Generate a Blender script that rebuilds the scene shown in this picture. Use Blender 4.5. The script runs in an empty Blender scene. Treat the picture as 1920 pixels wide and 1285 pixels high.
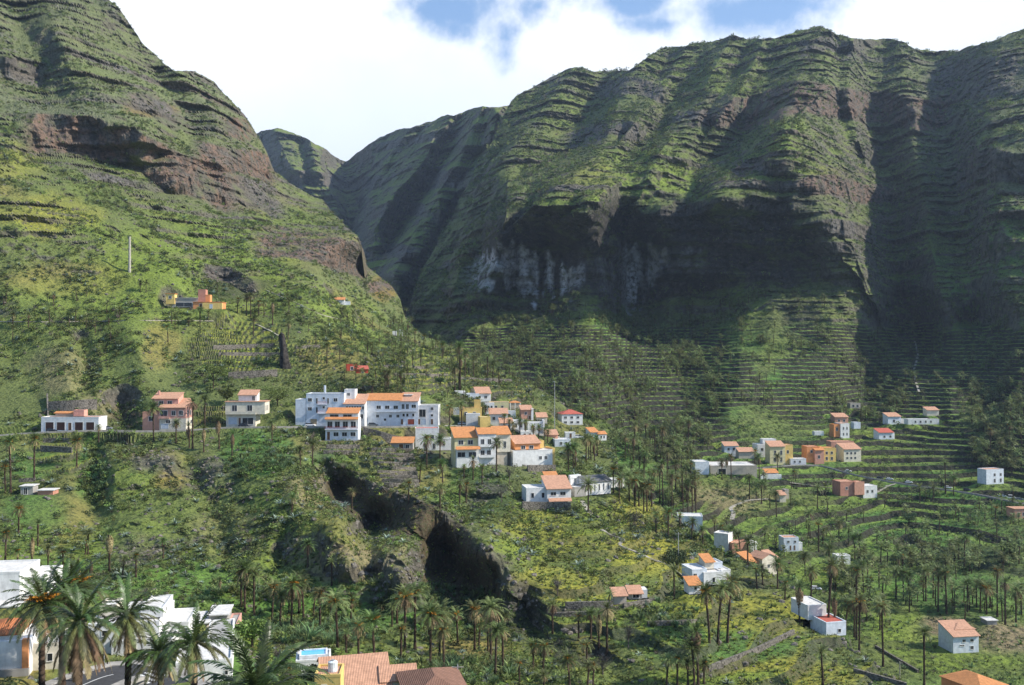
import bpy, bmesh, math, random
import numpy as np
from mathutils import Vector, Matrix
random.seed(7)
sc = bpy.context.scene
COL = sc.collection
# ------------------------------------------------------------------ camera
FPX = 1700.0                                   # focal length in pixels of the 1920 px wide photograph
PITCH = math.radians(0.6)
cam_d = bpy.data.cameras.new('camera'); cam = bpy.data.objects.new('camera', cam_d); COL.objects.link(cam)
cam_d.sensor_width = 36; cam_d.lens = FPX / 1920 * 36
cam_d.clip_start = 1; cam_d.clip_end = 12000
cam.rotation_euler = (math.pi / 2 + PITCH, 0, 0)
sc.camera = cam
# ------------------------------------------------------------------ light
SUN_AZ = math.radians(97)                      # from the view direction (+Y) towards the right (+X)
SUN_EL = math.radians(38)
sun_dir = Vector((math.sin(SUN_AZ) * math.cos(SUN_EL), math.cos(SUN_AZ) * math.cos(SUN_EL), math.sin(SUN_EL)))
sd = bpy.data.lights.new('sun', 'SUN'); sun = bpy.data.objects.new('sun', sd); COL.objects.link(sun)
sd.energy = 5.0; sd.angle = math.radians(0.5); sd.color = (1.0, 0.94, 0.84)
sun.rotation_euler = sun_dir.to_track_quat('Z', 'Y').to_euler()
sc.view_settings.view_transform = 'Standard'; sc.view_settings.look = 'None'
sc.view_settings.exposure = 0.6; sc.view_settings.gamma = 1.0; sc.view_settings.use_curve_mapping = False
sc.cycles.max_bounces = 4; sc.cycles.diffuse_bounces = 2; sc.cycles.glossy_bounces = 1
sc.cycles.transmission_bounces = 2; sc.cycles.transparent_max_bounces = 4; sc.cycles.volume_bounces = 0
sc.cycles.caustics_reflective = False; sc.cycles.caustics_refractive = False
sc.cycles.volume_step_rate = 4; sc.cycles.volume_max_steps = 32

cp, sp = math.cos(PITCH), math.sin(PITCH)
def unproj(px, py, d):
    u = (px - 960.0) / FPX; v = (642.5 - py) / FPX
    return d * u, d * (cp - v * sp), d * (sp + v * cp)
def pdir(px, py):
    return Vector(unproj(px, py, 1.0)).normalized()

class NT:
    def __init__(s, tree):
        s.t = tree; s.t.nodes.clear()
    def n(s, typ, **kw):
        nd = s.t.nodes.new(typ)
        for k, v in kw.items():
            if k.startswith('i_'):
                key = k[2:]
                key = int(key) if key.isdigit() else key.replace('_', ' ')
                if isinstance(v, bpy.types.NodeSocket): s.t.links.new(v, nd.inputs[key])
                else: nd.inputs[key].default_value = v
            else: setattr(nd, k, v)
        return nd
    def math(s, op, a, b=None, c=None, clamp=False):
        nd = s.t.nodes.new('ShaderNodeMath'); nd.operation = op; nd.use_clamp = clamp
        for i, x in enumerate((a, b, c)):
            if x is None: continue
            if isinstance(x, bpy.types.NodeSocket): s.t.links.new(x, nd.inputs[i])
            else: nd.inputs[i].default_value = x
        return nd.outputs[0]
    def mix(s, f, a, b, blend='MIX'):
        nd = s.t.nodes.new('ShaderNodeMix'); nd.data_type = 'RGBA'; nd.blend_type = blend
        for k, x in ((0, f), (6, a), (7, b)):
            if isinstance(x, bpy.types.NodeSocket): s.t.links.new(x, nd.inputs[k])
            else: nd.inputs[k].default_value = x if k == 0 else (tuple(x) + (1,))[:4]
        return nd.outputs[2]
    def ramp(s, fac, lo, hi):
        nd = s.t.nodes.new('ShaderNodeMapRange'); nd.clamp = True; nd.interpolation_type = 'SMOOTHSTEP'
        s.t.links.new(fac, nd.inputs[0]); nd.inputs[1].default_value = lo; nd.inputs[2].default_value = hi
        return nd.outputs[0]
    def link(s, a, b): s.t.links.new(a, b)

# sky: Nishita plus broken cloud, in world directions
w = bpy.data.worlds.new('World'); sc.world = w; w.use_nodes = True
N = NT(w.node_tree)
tc = N.n('ShaderNodeTexCoord'); gen = tc.outputs['Generated']
sky = N.n('ShaderNodeTexSky', sky_type='NISHITA', sun_disc=False)
sky.sun_elevation = SUN_EL; sky.sun_rotation = SUN_AZ
sky.air_density = 1.0; sky.dust_density = 0.6; sky.ozone_density = 1.2; sky.altitude = 300
sky_s = N.n('ShaderNodeVectorMath', operation='SCALE'); N.link(sky.outputs[0], sky_s.inputs[0]); sky_s.inputs['Scale'].default_value = 0.10
nz = N.n('ShaderNodeTexNoise', i_Vector=gen, i_Scale=13.0, i_Detail=9.0, i_Roughness=0.58)
nzf = N.n('ShaderNodeTexNoise', i_Vector=gen, i_Scale=1.7, i_Detail=3.0, i_Roughness=0.5)
blue = None
for (bx, by, rx, ry, amp) in ((860, 12, 120, 50, 1.0), (950, 70, 40, 55, .85), (1010, 12, 60, 40, .9), (1190, -5, 110, 34, .9), (1420, 16, 190, 48, 1.05), (1250, 45, 110, 20, .6)):
    c = pdir(bx, by)
    sub = N.n('ShaderNodeVectorMath', operation='SUBTRACT'); N.link(gen, sub.inputs[0]); sub.inputs[1].default_value = c
    mul = N.n('ShaderNodeVectorMath', operation='MULTIPLY'); N.link(sub.outputs[0], mul.inputs[0])
    mul.inputs[1].default_value = (FPX / rx, 1.5, FPX / ry)
    ln = N.n('ShaderNodeVectorMath', operation='LENGTH'); N.link(mul.outputs[0], ln.inputs[0])
    g = N.math('MULTIPLY', N.math('SUBTRACT', 1.25, ln.outputs['Value']), amp)
    blue = g if blue is None else N.math('MAXIMUM', blue, g)
blue = N.math('MAXIMUM', blue, -0.5)
blue = N.math('ADD', blue, N.math('MULTIPLY', N.math('SUBTRACT', nz.outputs['Fac'], 0.5), 3.4))
# outside the cloud bank ahead the cover is broken
sep = N.n('ShaderNodeSeparateXYZ', i_0=gen)
bank = N.math('ADD', sep.outputs['Y'], N.math('MULTIPLY', sep.outputs['Z'], -0.9))
away = N.math('SUBTRACT', 0.66, bank)
blue = N.math('ADD', blue, N.math('MULTIPLY', N.math('MAXIMUM', away, 0.0), 2.6))
bf = N.ramp(blue, 0.12, 1.15)
shade = N.n('ShaderNodeTexNoise', i_Vector=gen, i_Scale=3.0, i_Detail=5.0, i_Roughness=0.6)
ccol = N.mix(N.ramp(shade.outputs['Fac'], 0.3, 0.7), (0.70, 0.745, 0.80), (0.87, 0.87, 0.88))
hz_ = N.ramp(sep.outputs['Z'], 0.16, 0.34)
ccol = N.mix(hz_, (0.60, 0.66, 0.76), ccol)
bcol = N.mix(0.35, sky_s.outputs[0], (0.16, 0.36, 0.74))
fin = N.mix(bf, ccol, bcol)
bg = N.n('ShaderNodeBackground', i_Color=fin, i_Strength=1.0)
wo = N.n('ShaderNodeOutputWorld'); N.link(bg.outputs[0], wo.inputs[0])

# ------------------------------------------------------------------ numeric noise
def _hash(ix, iy, iz, seed):
    h = (ix * np.int64(73856093)) ^ (iy * np.int64(19349663)) ^ (iz * np.int64(83492791)) ^ np.int64(seed * 2654435761 % (2**31))
    h = (h ^ (h >> 13)) * np.int64(1274126177)
    h = (h ^ (h >> 16)) & np.int64(0x7fffffff)
    return h
def vnoise(x, y, z, seed=0):
    """gradient noise, about -1..1"""
    x0 = np.floor(x); y0 = np.floor(y); z0 = np.floor(z)
    fx, fy, fz = (x - x0).astype(np.float32), (y - y0).astype(np.float32), (z - z0).astype(np.float32)
    ix, iy, iz = x0.astype(np.int64), y0.astype(np.int64), z0.astype(np.int64)
    ux, uy, uz = fx*fx*fx*(fx*(fx*6-15)+10), fy*fy*fy*(fy*(fy*6-15)+10), fz*fz*fz*(fz*(fz*6-15)+10)
    out = 0
    for dx in (0, 1):
        for dy in (0, 1):
            for dz in (0, 1):
                h = _hash(ix + dx, iy + dy, iz + dz, seed)
                gx = ((h & 1023).astype(np.float32) / 511.5 - 1)
                gy = (((h >> 10) & 1023).astype(np.float32) / 511.5 - 1)
                gz = (((h >> 20) & 1023).astype(np.float32) / 511.5 - 1)
                v = gx * (fx - dx) + gy * (fy - dy) + gz * (fz - dz)
                wt = (ux if dx else 1 - ux) * (uy if dy else 1 - uy) * (uz if dz else 1 - uz)
                out = out + v * wt
    return out * 1.25
def fbm(x, y, z, s, octs=4, seed=0, rough=0.5, ridged=False):
    a = 1.0; f = 1.0 / s; t = 0; tot = 0
    for o in range(octs):
        n = vnoise(x * f + 17.3 * o, y * f - 9.1 * o, z * f + 4.7 * o, seed + o)
        if ridged: n = 1 - 2 * np.abs(n)
        t = t + a * n; tot += a; a *= rough; f *= 2.03
    return t / tot
def sstep(a, b, x):
    t = np.clip((x - a) / (b - a), 0, 1); return t * t * (3 - 2 * t)
def poly_dist(px, py, pts):
    """distance to a polyline, signed side (above is positive) and position along it 0..1"""
    best = np.full(px.shape, 1e9); side = np.zeros(px.shape); par = np.zeros(px.shape)
    P = np.array(pts, float); L = np.r_[0, np.cumsum(np.hypot(*(np.diff(P[:, :2], axis=0).T)))]
    for k in range(len(P) - 1):
        ax, ay = P[k, :2]; bx, by = P[k + 1, :2]
        dx, dy = bx - ax, by - ay; l2 = dx * dx + dy * dy
        t = np.clip(((px - ax) * dx + (py - ay) * dy) / l2, 0, 1)
        qx, qy = px - (ax + t * dx), py - (ay + t * dy)
        d = np.hypot(qx, qy); m = d < best
        best[m] = d[m]; par[m] = ((L[k] + t * math.sqrt(l2)) / L[-1])[m]
        cr = dx * (py - ay) - dy * (px - ax)
        side[m] = (-np.sign(cr))[m]
    return best, side, par
class RBF:
    def __init__(s, pts, sy=1.3):
        P = np.array(pts, float); s.s = np.array([500.0, 500.0 / sy]); s.X = P[:, :2] / s.s
        n = len(P); d = np.linalg.norm(s.X[:, None] - s.X[None], axis=2)
        K = d * d * np.log(d + 1e-9) + 1e-3 * np.eye(n)
        Q = np.c_[np.ones(n), s.X]; A = np.block([[K, Q], [Q.T, np.zeros((3, 3))]])
        sol = np.linalg.solve(A, np.r_[np.log(P[:, 2]), 0, 0, 0]); s.w = sol[:n]; s.q = sol[n:]
    def __call__(s, px, py):
        px = np.asarray(px, float); py = np.asarray(py, float)
        sh = px.shape; X = np.c_[px.ravel(), py.ravel()] / s.s
        out = s.q[0] + X @ s.q[1:]
        for k in range(len(s.w)):
            r2 = ((X - s.X[k]) ** 2).sum(1)
            out += s.w[k] * 0.5 * r2 * np.log(r2 + 1e-12)
        return np.exp(out).reshape(sh)

# ------------------------------------------------------------------ terrain definition
# silhouettes (photograph pixels) and control points (pixel, pixel, metres from the camera)
SIL_A = [(-420, -330), (0, -190), (120, -90), (200, -5), (222, 15), (245, 48), (268, 82), (300, 112), (325, 130), (365, 133), (400, 154), (430, 185),
         (460, 218), (480, 248), (500, 284), (515, 322), (545, 345), (575, 362), (605, 375), (622, 396), (650, 424), (672, 445),
         (683, 474), (688, 500), (710, 516), (735, 538), (750, 562), (758, 592), (776, 616), (800, 632), (850, 648), (872, 665),
         (950, 700), (1000, 722), (1050, 752), (1085, 790), (1130, 806), (1150, 838), (1160, 890), (1190, 930), (1240, 950), (1290, 985),
         (1335, 1025), (1380, 1045), (1440, 1072), (1500, 1110), (1545, 1165), (1590, 1205), (1640, 1242), (1700, 1290), (1800, 1360), (1900, 1440)]
CTL_A = [(0,1285,100),(240,1285,108),(480,1285,122),(700,1285,142),(900,1285,165),(1100,1285,180),(1300,1285,186),(1500,1285,190),(1700,1285,196),
         (-300,1285,95),(-300,1000,230),(-300,800,320),(-300,500,420),(-300,200,560),(-300,-200,760),(0,1500,72),(900,1500,110),(1700,1500,135),
         (0,1180,150),(250,1180,165),(500,1180,192),(800,1190,210),(1000,1190,212),(0,1080,212),(250,1080,225),(500,1100,224),(800,1120,224),
         (50,930,282),(250,930,285),(450,950,280),(430,1010,255),(100,812,335),(300,806,345),(450,797,352),(590,798,360),(700,797,364),(820,798,374),(640,835,344),
         (0,700,385),(150,690,392),(300,700,398),(480,690,412),(600,690,420),(750,700,425),(500,620,455),(360,575,455),(60,600,425),
         (500,560,500),(640,565,560),(600,500,590),(650,450,690),(300,450,545),(100,450,480),(0,450,460),(100,250,640),(300,250,720),
         (430,280,830),(450,350,780),(200,0,860),(0,0,780),(330,140,860),(480,250,950),(560,400,830),(620,400,880),(685,500,800),(748,560,760),(750,600,700),
         (800,634,640),(870,668,560),(950,712,505),(1050,762,450),(1075,797,435),(1130,815,430),(850,808,378),(900,765,405),(960,790,400),(760,655,490),
         (900,876,332),(1000,876,337),(1030,941,300),(1110,929,308),(1150,930,312),(1200,965,305),(1290,995,296),(1400,1060,272),(1330,1100,252),
         (1150,1130,224),(1540,1170,228),(1590,1208,215),(1640,1244,206),(1000,1010,268),(1200,1055,258),(1300,1200,204),(1150,1215,203),(960,1110,226),
         (620,860,332),(800,880,335),(640,940,322),(700,932,292),(700,992,288),(800,972,272),(800,1072,266),(900,1042,246),(900,1128,238),(938,1095,238),(860,1150,228),(820,1165,214),(850,960,296),
         (560,905,288),(560,960,262),(640,970,256),(660,1040,238),(750,1010,250),(760,1080,229),(700,1130,218),(560,1060,235)]
SIL_C = [(360, 290), (440, 262), (490, 246), (515, 240), (545, 248), (580, 262), (612, 281), (638, 300), (650, 301), (668, 288), (690, 272), (712, 256), (770, 240), (800, 228),
         (840, 216), (851, 217), (880, 205), (905, 200), (932, 201), (960, 196), (1010, 205), (1080, 230), (1200, 270)]
SIL_B = [(700, 760), (740, 690), (758, 640), (764, 600), (772, 560), (792, 505), (812, 470), (832, 432), (846, 412), (862, 370), (885, 335), (902, 296), (922, 268), (940, 226), (952, 200), (968, 180), (1000, 163), (1040, 142), (1070, 127), (1078, 125), (1110, 132), (1150, 134),
         (1180, 133), (1200, 116), (1240, 92), (1275, 86), (1350, 75), (1370, 66), (1400, 74), (1450, 71), (1500, 58), (1535, 50), (1570, 64),
         (1620, 75), (1670, 72), (1700, 82), (1720, 93), (1760, 97), (1800, 95), (1850, 80), (1920, 55), (2050, 90), (2300, 240)]
CTL_C = [(515,245,2700),(560,300,2550),(650,305,2650),(640,420,2350),(700,300,2450),(770,240,2350),(850,220,2200),(930,205,2100),(1000,220,2050),(1150,260,2000),(700,480,1980),(760,560,1750),(640,600,1800),
         (560,500,2100),(800,450,1880),(850,350,1980),(900,330,1980),(950,300,1980),(1000,400,1850),(800,700,1500),(600,750,1400),(450,300,2600),(450,600,2000),(1150,700,1600)]
CTL_B = [(900,1600,95),(1300,1600,110),(1700,1600,120),(2300,1600,110),
         (900,1285,200),(1300,1285,235),(1600,1285,262),(1900,1285,266),(2300,1285,260),(1600,1160,330),(1850,1160,333),(2300,1100,330),(1700,1060,412),(1900,1060,405),
         (1100,960,400),(1300,1000,420),(1500,1000,450),(1200,900,480),(1700,1000,478),(1900,990,470),(1400,905,525),(1250,830,560),(1100,830,535),
         (1350,860,560),(1550,870,570),(1750,890,560),(1900,900,545),(2300,850,520),(1500,800,640),(1700,790,660),(1900,790,600),
         (900,700,690),(1000,720,660),(1100,740,640),(1250,760,630),(860,660,800),(1400,720,720),(1600,700,760),(1850,700,690),(2300,600,680),
         (820,640,960),(900,640,880),(1000,600,870),(1100,560,920),(1200,570,910),(1300,560,880),(1500,560,860),(1700,560,860),(1900,520,780),
         (1000,380,1060),(1100,385,1020),(1200,375,1020),(1300,365,990),(1480,340,950),(1480,500,890),(1000,560,950),
         (968,183,1680),(940,228,1590),(900,300,1470),(860,372,1370),(830,434,1290),(792,506,1230),(768,560,1150),(760,640,1020),(740,690,960),(700,900,800),
         (930,400,1170),(880,500,1110),(840,580,1020),(960,300,1330),(1010,250,1420),
         (1070,130,1750),(1060,250,1380),(1200,120,1650),(1220,250,1280),(1370,70,1600),(1370,220,1240),
         (1535,52,1500),(1500,170,1200),(1490,250,1070),(1560,420,920),(1620,140,1330),(1660,300,1130),(1690,450,960),(1720,95,1480),(1800,100,1400),(1800,250,1080),(1800,400,930),
         (1920,60,1250),(1920,250,900),(2300,200,1250),(2300,350,980)]
rbfA, rbfB, rbfC = RBF(CTL_A), RBF(CTL_B), RBF(CTL_C)
# ribs (negative pulls towards the camera) and gullies: polyline, width px, metres
RIB_B = [([(1200,112),(1175,160),(1150,215),(1120,290),(1040,355)], 75, -95),
         ([(1372,66),(1335,140),(1290,215),(1230,300),(1200,370)], 60, -70),
         ([(1270,120),(1240,210),(1215,300),(1190,400),(1188,560)], 55, 55),
         ([(1535,50),(1500,120),(1480,200),(1470,240),(1525,330),(1545,420),(1575,470)], 120, -70),
         ([(1472,236),(1400,300),(1340,345)], 60, -75),
         ([(1430,120),(1400,200),(1370,270),(1290,330)], 60, 55),
         ([(1622,110),(1640,260),(1665,420),(1690,560),(1730,640)], 60, 80),
         ([(1690,75),(1690,150),(1700,210),(1720,300)], 55, -38),
         ([(1755,100),(1770,220),(1800,420),(1830,600)], 45, 40),
         ([(1850,100),(1860,250),(1880,420)], 60, -36),
         ([(1290,85),(1250,160),(1190,230)], 40, -60),([(1430,75),(1400,150),(1350,220)], 40, -60),([(1230,270),(1180,330),(1100,380)], 46, -50),([(1600,70),(1590,180),(1610,260)], 36, -50),
         ([(1075,126),(1030,190),(985,250),(930,310)], 46, -60), ([(1140,150),(1080,240),(1000,330)], 50, 50), ([(1000,330),(960,380),(930,420)], 40, -45),([(900,420),(870,480),(850,540)], 36, -50),([(930,500),(900,560),(880,610)], 36, -35),
         ([(1100,385),(1100,480),(1090,560)], 60, -35),
         ([(940,420),(930,500),(900,560)], 55, -50),
         ([(1460,590),(1430,660),(1395,715)], 90, -40), ([(1300,600),(1290,680),(1275,740)], 80, 40),
         ([(1110,590),(1080,680),(1090,760)], 80, -40),([(1185,600),(1190,700),(1200,780)], 60, 30),
         ([(1700,600),(1650,680),(1625,730)], 60, 35),([(1560,600),(1545,660),(1525,710)], 80, -30),
         ([(1840,600),(1850,680),(1858,750)], 60, 35)]
RIB_C = [([(515,240),(540,300),(600,380)], 70, -150), ([(851,217),(800,290),(745,360),(700,430),(680,500)], 60, -200), ([(770,240),(730,300),(690,370)], 40, -120), ([(905,200),(870,280),(830,350),(780,430),(740,520)], 55, -200),
         ([(880,210),(835,300),(780,390),(730,470)], 40, 110), ([(650,301),(648,360),(660,450),(700,540)], 40, 160), ([(935,210),(915,290),(880,360)], 40, -120), ([(580,262),(600,330),(640,400)], 30, -80)]
# cliffs: polyline of the middle, half height px, strength m, rock colour (0 grey, 1 red, 2 white-streaked)
CLF_B = [([(905,470),(980,475),(1060,470),(1130,475),(1190,490),(1300,462),(1400,455),(1520,440)], 84, 105, 2),
         ([(1330,205),(1400,215),(1470,190),(1500,180),(1560,190),(1620,200),(1680,205),(1740,215),(1780,205)], 30, 48, 1),
         ([(1120,170),(1170,160),(1215,165),(1250,180)], 16, 22, 0),
         ([(1060,270),(1110,255),(1160,240),(1205,250)], 18, 26, 0),
         ([(1260,230),(1320,220),(1350,215)], 16, 24, 0),
         ([(1370,320),(1420,312),(1480,318)], 16, 24, 0),
         ([(1500,350),(1560,345),(1620,365),(1680,360)], 18, 30, 1),
         ([(1480,440),(1560,425),(1640,440)], 16, 26, 0),
         ([(1500,95),(1550,80),(1600,95)], 14, 20, 0),
         ([(1740,180),(1800,150),(1920,140)], 40, 50, 0),
         ([(1790,330),(1860,310),(1960,320)], 30, 36, 0),
         ([(1000,160),(1040,150),(1080,150)], 8, 14, 0)]
CLF_C = [([(780,345),(830,335),(880,340)], 16, 50, 0), ([(540,330),(600,335),(650,345),(720,340)], 12, 50, 0), ([(690,400),(740,390),(800,395)], 12, 40, 0), ([(700,280),(780,262),(860,250)], 8, 30, 0), ([(680,480),(740,470),(800,480)], 14, 40, 0)]
CLF_A = [([(50,250),(110,250),(180,258),(240,275),(290,300),(330,325),(400,345),(440,370)], 36, 60, 1),
         ([(400,360),(450,355),(500,370),(530,395)], 24, 30, 0),
         ([(370,290),(420,300),(470,305),(515,325)], 24, 28, 1),
         ([(0,125),(40,130),(80,140)], 22, 26, 0),
         ([(240,190),(280,190),(330,230)], 18, 22, 0),
         ([(420,235),(450,240),(470,250)], 18, 20, 1),
         ([(480,450),(540,455),(600,465),(650,480),(690,495)], 30, 34, 1),
         ([(690,540),(720,535),(735,545)], 10, 10, 1),
         ([(380,505),(430,515),(480,545)], 14, 10, 0),
         ([(610,890),(660,920),(720,945),(790,975),(850,1000)], 34, 20, 0),([(800,1010),(850,1045),(890,1080),(950,1110)], 58, 22, 0)]
# gullies, bluffs and hollows of the near hillside
RIB_A = [([(170,822),(176,870),(168,920),(182,960)], 34, 9), ([(215,880),(255,870),(310,860)], 34, -8),
         ([(350,870),(400,960),(430,1040)], 30, 7), ([(565,620),(520,690),(505,760)], 0.1, 0),
         ([(150,640),(165,690),(160,730)], 22, 9), ([(250,620),(270,690)], 50, -10), ([(228,768),(230,800)], 40, 20),
         ([(560,925),(600,930)], 34, -7), ([(630,960),(655,1040)], 44, -13), ([(725,1035),(750,1040),(770,1080)], 46, -17),
         ([(540,970),(525,1050)], 22, 6), ([(690,990),(700,1070)], 24, 8), ([(830,1000),(870,1090)], 46, 12),
         ([(980,1120),(1000,1180),(1010,1230)], 30, 9), ([(1100,1200),(1160,1280)], 40, 5),
         ([(30,560),(100,640),(130,720)], 60, -9), ([(380,560),(430,600),(470,650)], 40, 6),
         ([(0,350),(150,420),(300,500)], 60, -14), ([(200,330),(330,420),(420,520)], 50, 12), ([(330,360),(470,470),(600,540)], 55, -14),
         ([(100,60),(180,160),(260,240)], 55, -28), ([(240,60),(300,150),(360,240)], 40, 24), ([(340,140),(400,210),(450,290)], 40, -28),
         ([(20,0),(60,90),(80,190)], 50, 22)]
NOTE_SHAPE = None

def feature_disp(px, py, ribs, cliffs, nzx):
    """metres added to the depth, plus cliff masks"""
    D = np.zeros(px.shape); rock = np.zeros(px.shape); red = np.zeros(px.shape)
    for pts, wd, amp in ribs:
        if not amp: continue
        P = np.array(pts)
        m = (px > P[:, 0].min() - 2 * wd) & (px < P[:, 0].max() + 2 * wd) & (py > P[:, 1].min() - 2 * wd) & (py < P[:, 1].max() + 2 * wd)
        if not m.any(): continue
        d, s, t = poly_dist(px[m] + nzx[m] * 0.22 * wd, py[m], pts)
        we = np.where(s > 0, wd * 1.7, wd * 0.62) if (amp < -40) else wd * 1.25
        k = np.clip(1 - d / we, 0, 1)
        k = 0.65 * k + 0.35 * k * k * (3 - 2 * k)
        D[m] += amp * k * (1.35 if abs(amp) > 40 and wd < 100 else 1.0)
    for pts, hh, amp, kind in cliffs:
        P = np.array(pts)
        m = (px > P[:, 0].min() - 3 * hh) & (px < P[:, 0].max() + 3 * hh) & (py > P[:, 1].min() - 3.5 * hh) & (py < P[:, 1].max() + 3.5 * hh)
        if not m.any(): continue
        d, s, t = poly_dist(px[m], py[m] + nzx[m] * 0.35 * hh, pts)
        e = np.clip(np.minimum(px[m] - P[:, 0].min(), P[:, 0].max() - px[m]) / (1.2 * hh) + 0.6, 0, 1)
        q = s * d / hh                                   # +1 at the top edge, -1 at the foot
        prof = np.where(np.abs(q) < 1, -0.5 * q, np.where(q > 0, -0.5 * np.exp(-(q - 1) * 0.9), 0.5 * np.exp((q + 1) * 1.1)))
        D[m] += amp * prof * e
        rk = sstep(1.12, 0.9, np.abs(q)) * e
        rock[m] = np.maximum(rock[m], rk)
        if kind == 1: red[m] = np.maximum(red[m], rk)
    return D, rock, red
# ------------------------------------------------------------------ pads (flat ground under houses and roads), filled by the house and road lists
PADS = []            # (x, y, half_w, half_d, yaw, z, margin)
def apply_pads(X, Y, Z, pads):
    Z = Z.copy()
    for (x, y, hw, hd, yaw, z, mg) in pads:
        r = math.hypot(hw, hd) + mg * 1.5
        m = (np.abs(X - x) < r) & (np.abs(Y - y) < r)
        if not m.any(): continue
        c, s = math.cos(-yaw), math.sin(-yaw)
        lx = (X[m] - x) * c - (Y[m] - y) * s; ly = (X[m] - x) * s + (Y[m] - y) * c
        dd = np.hypot(np.maximum(np.abs(lx) - hw, 0), np.maximum(np.abs(ly) - hd, 0))
        k = sstep(mg, 0.0, dd)
        Z[m] = Z[m] * (1 - k) + z * k
    return Z

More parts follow.
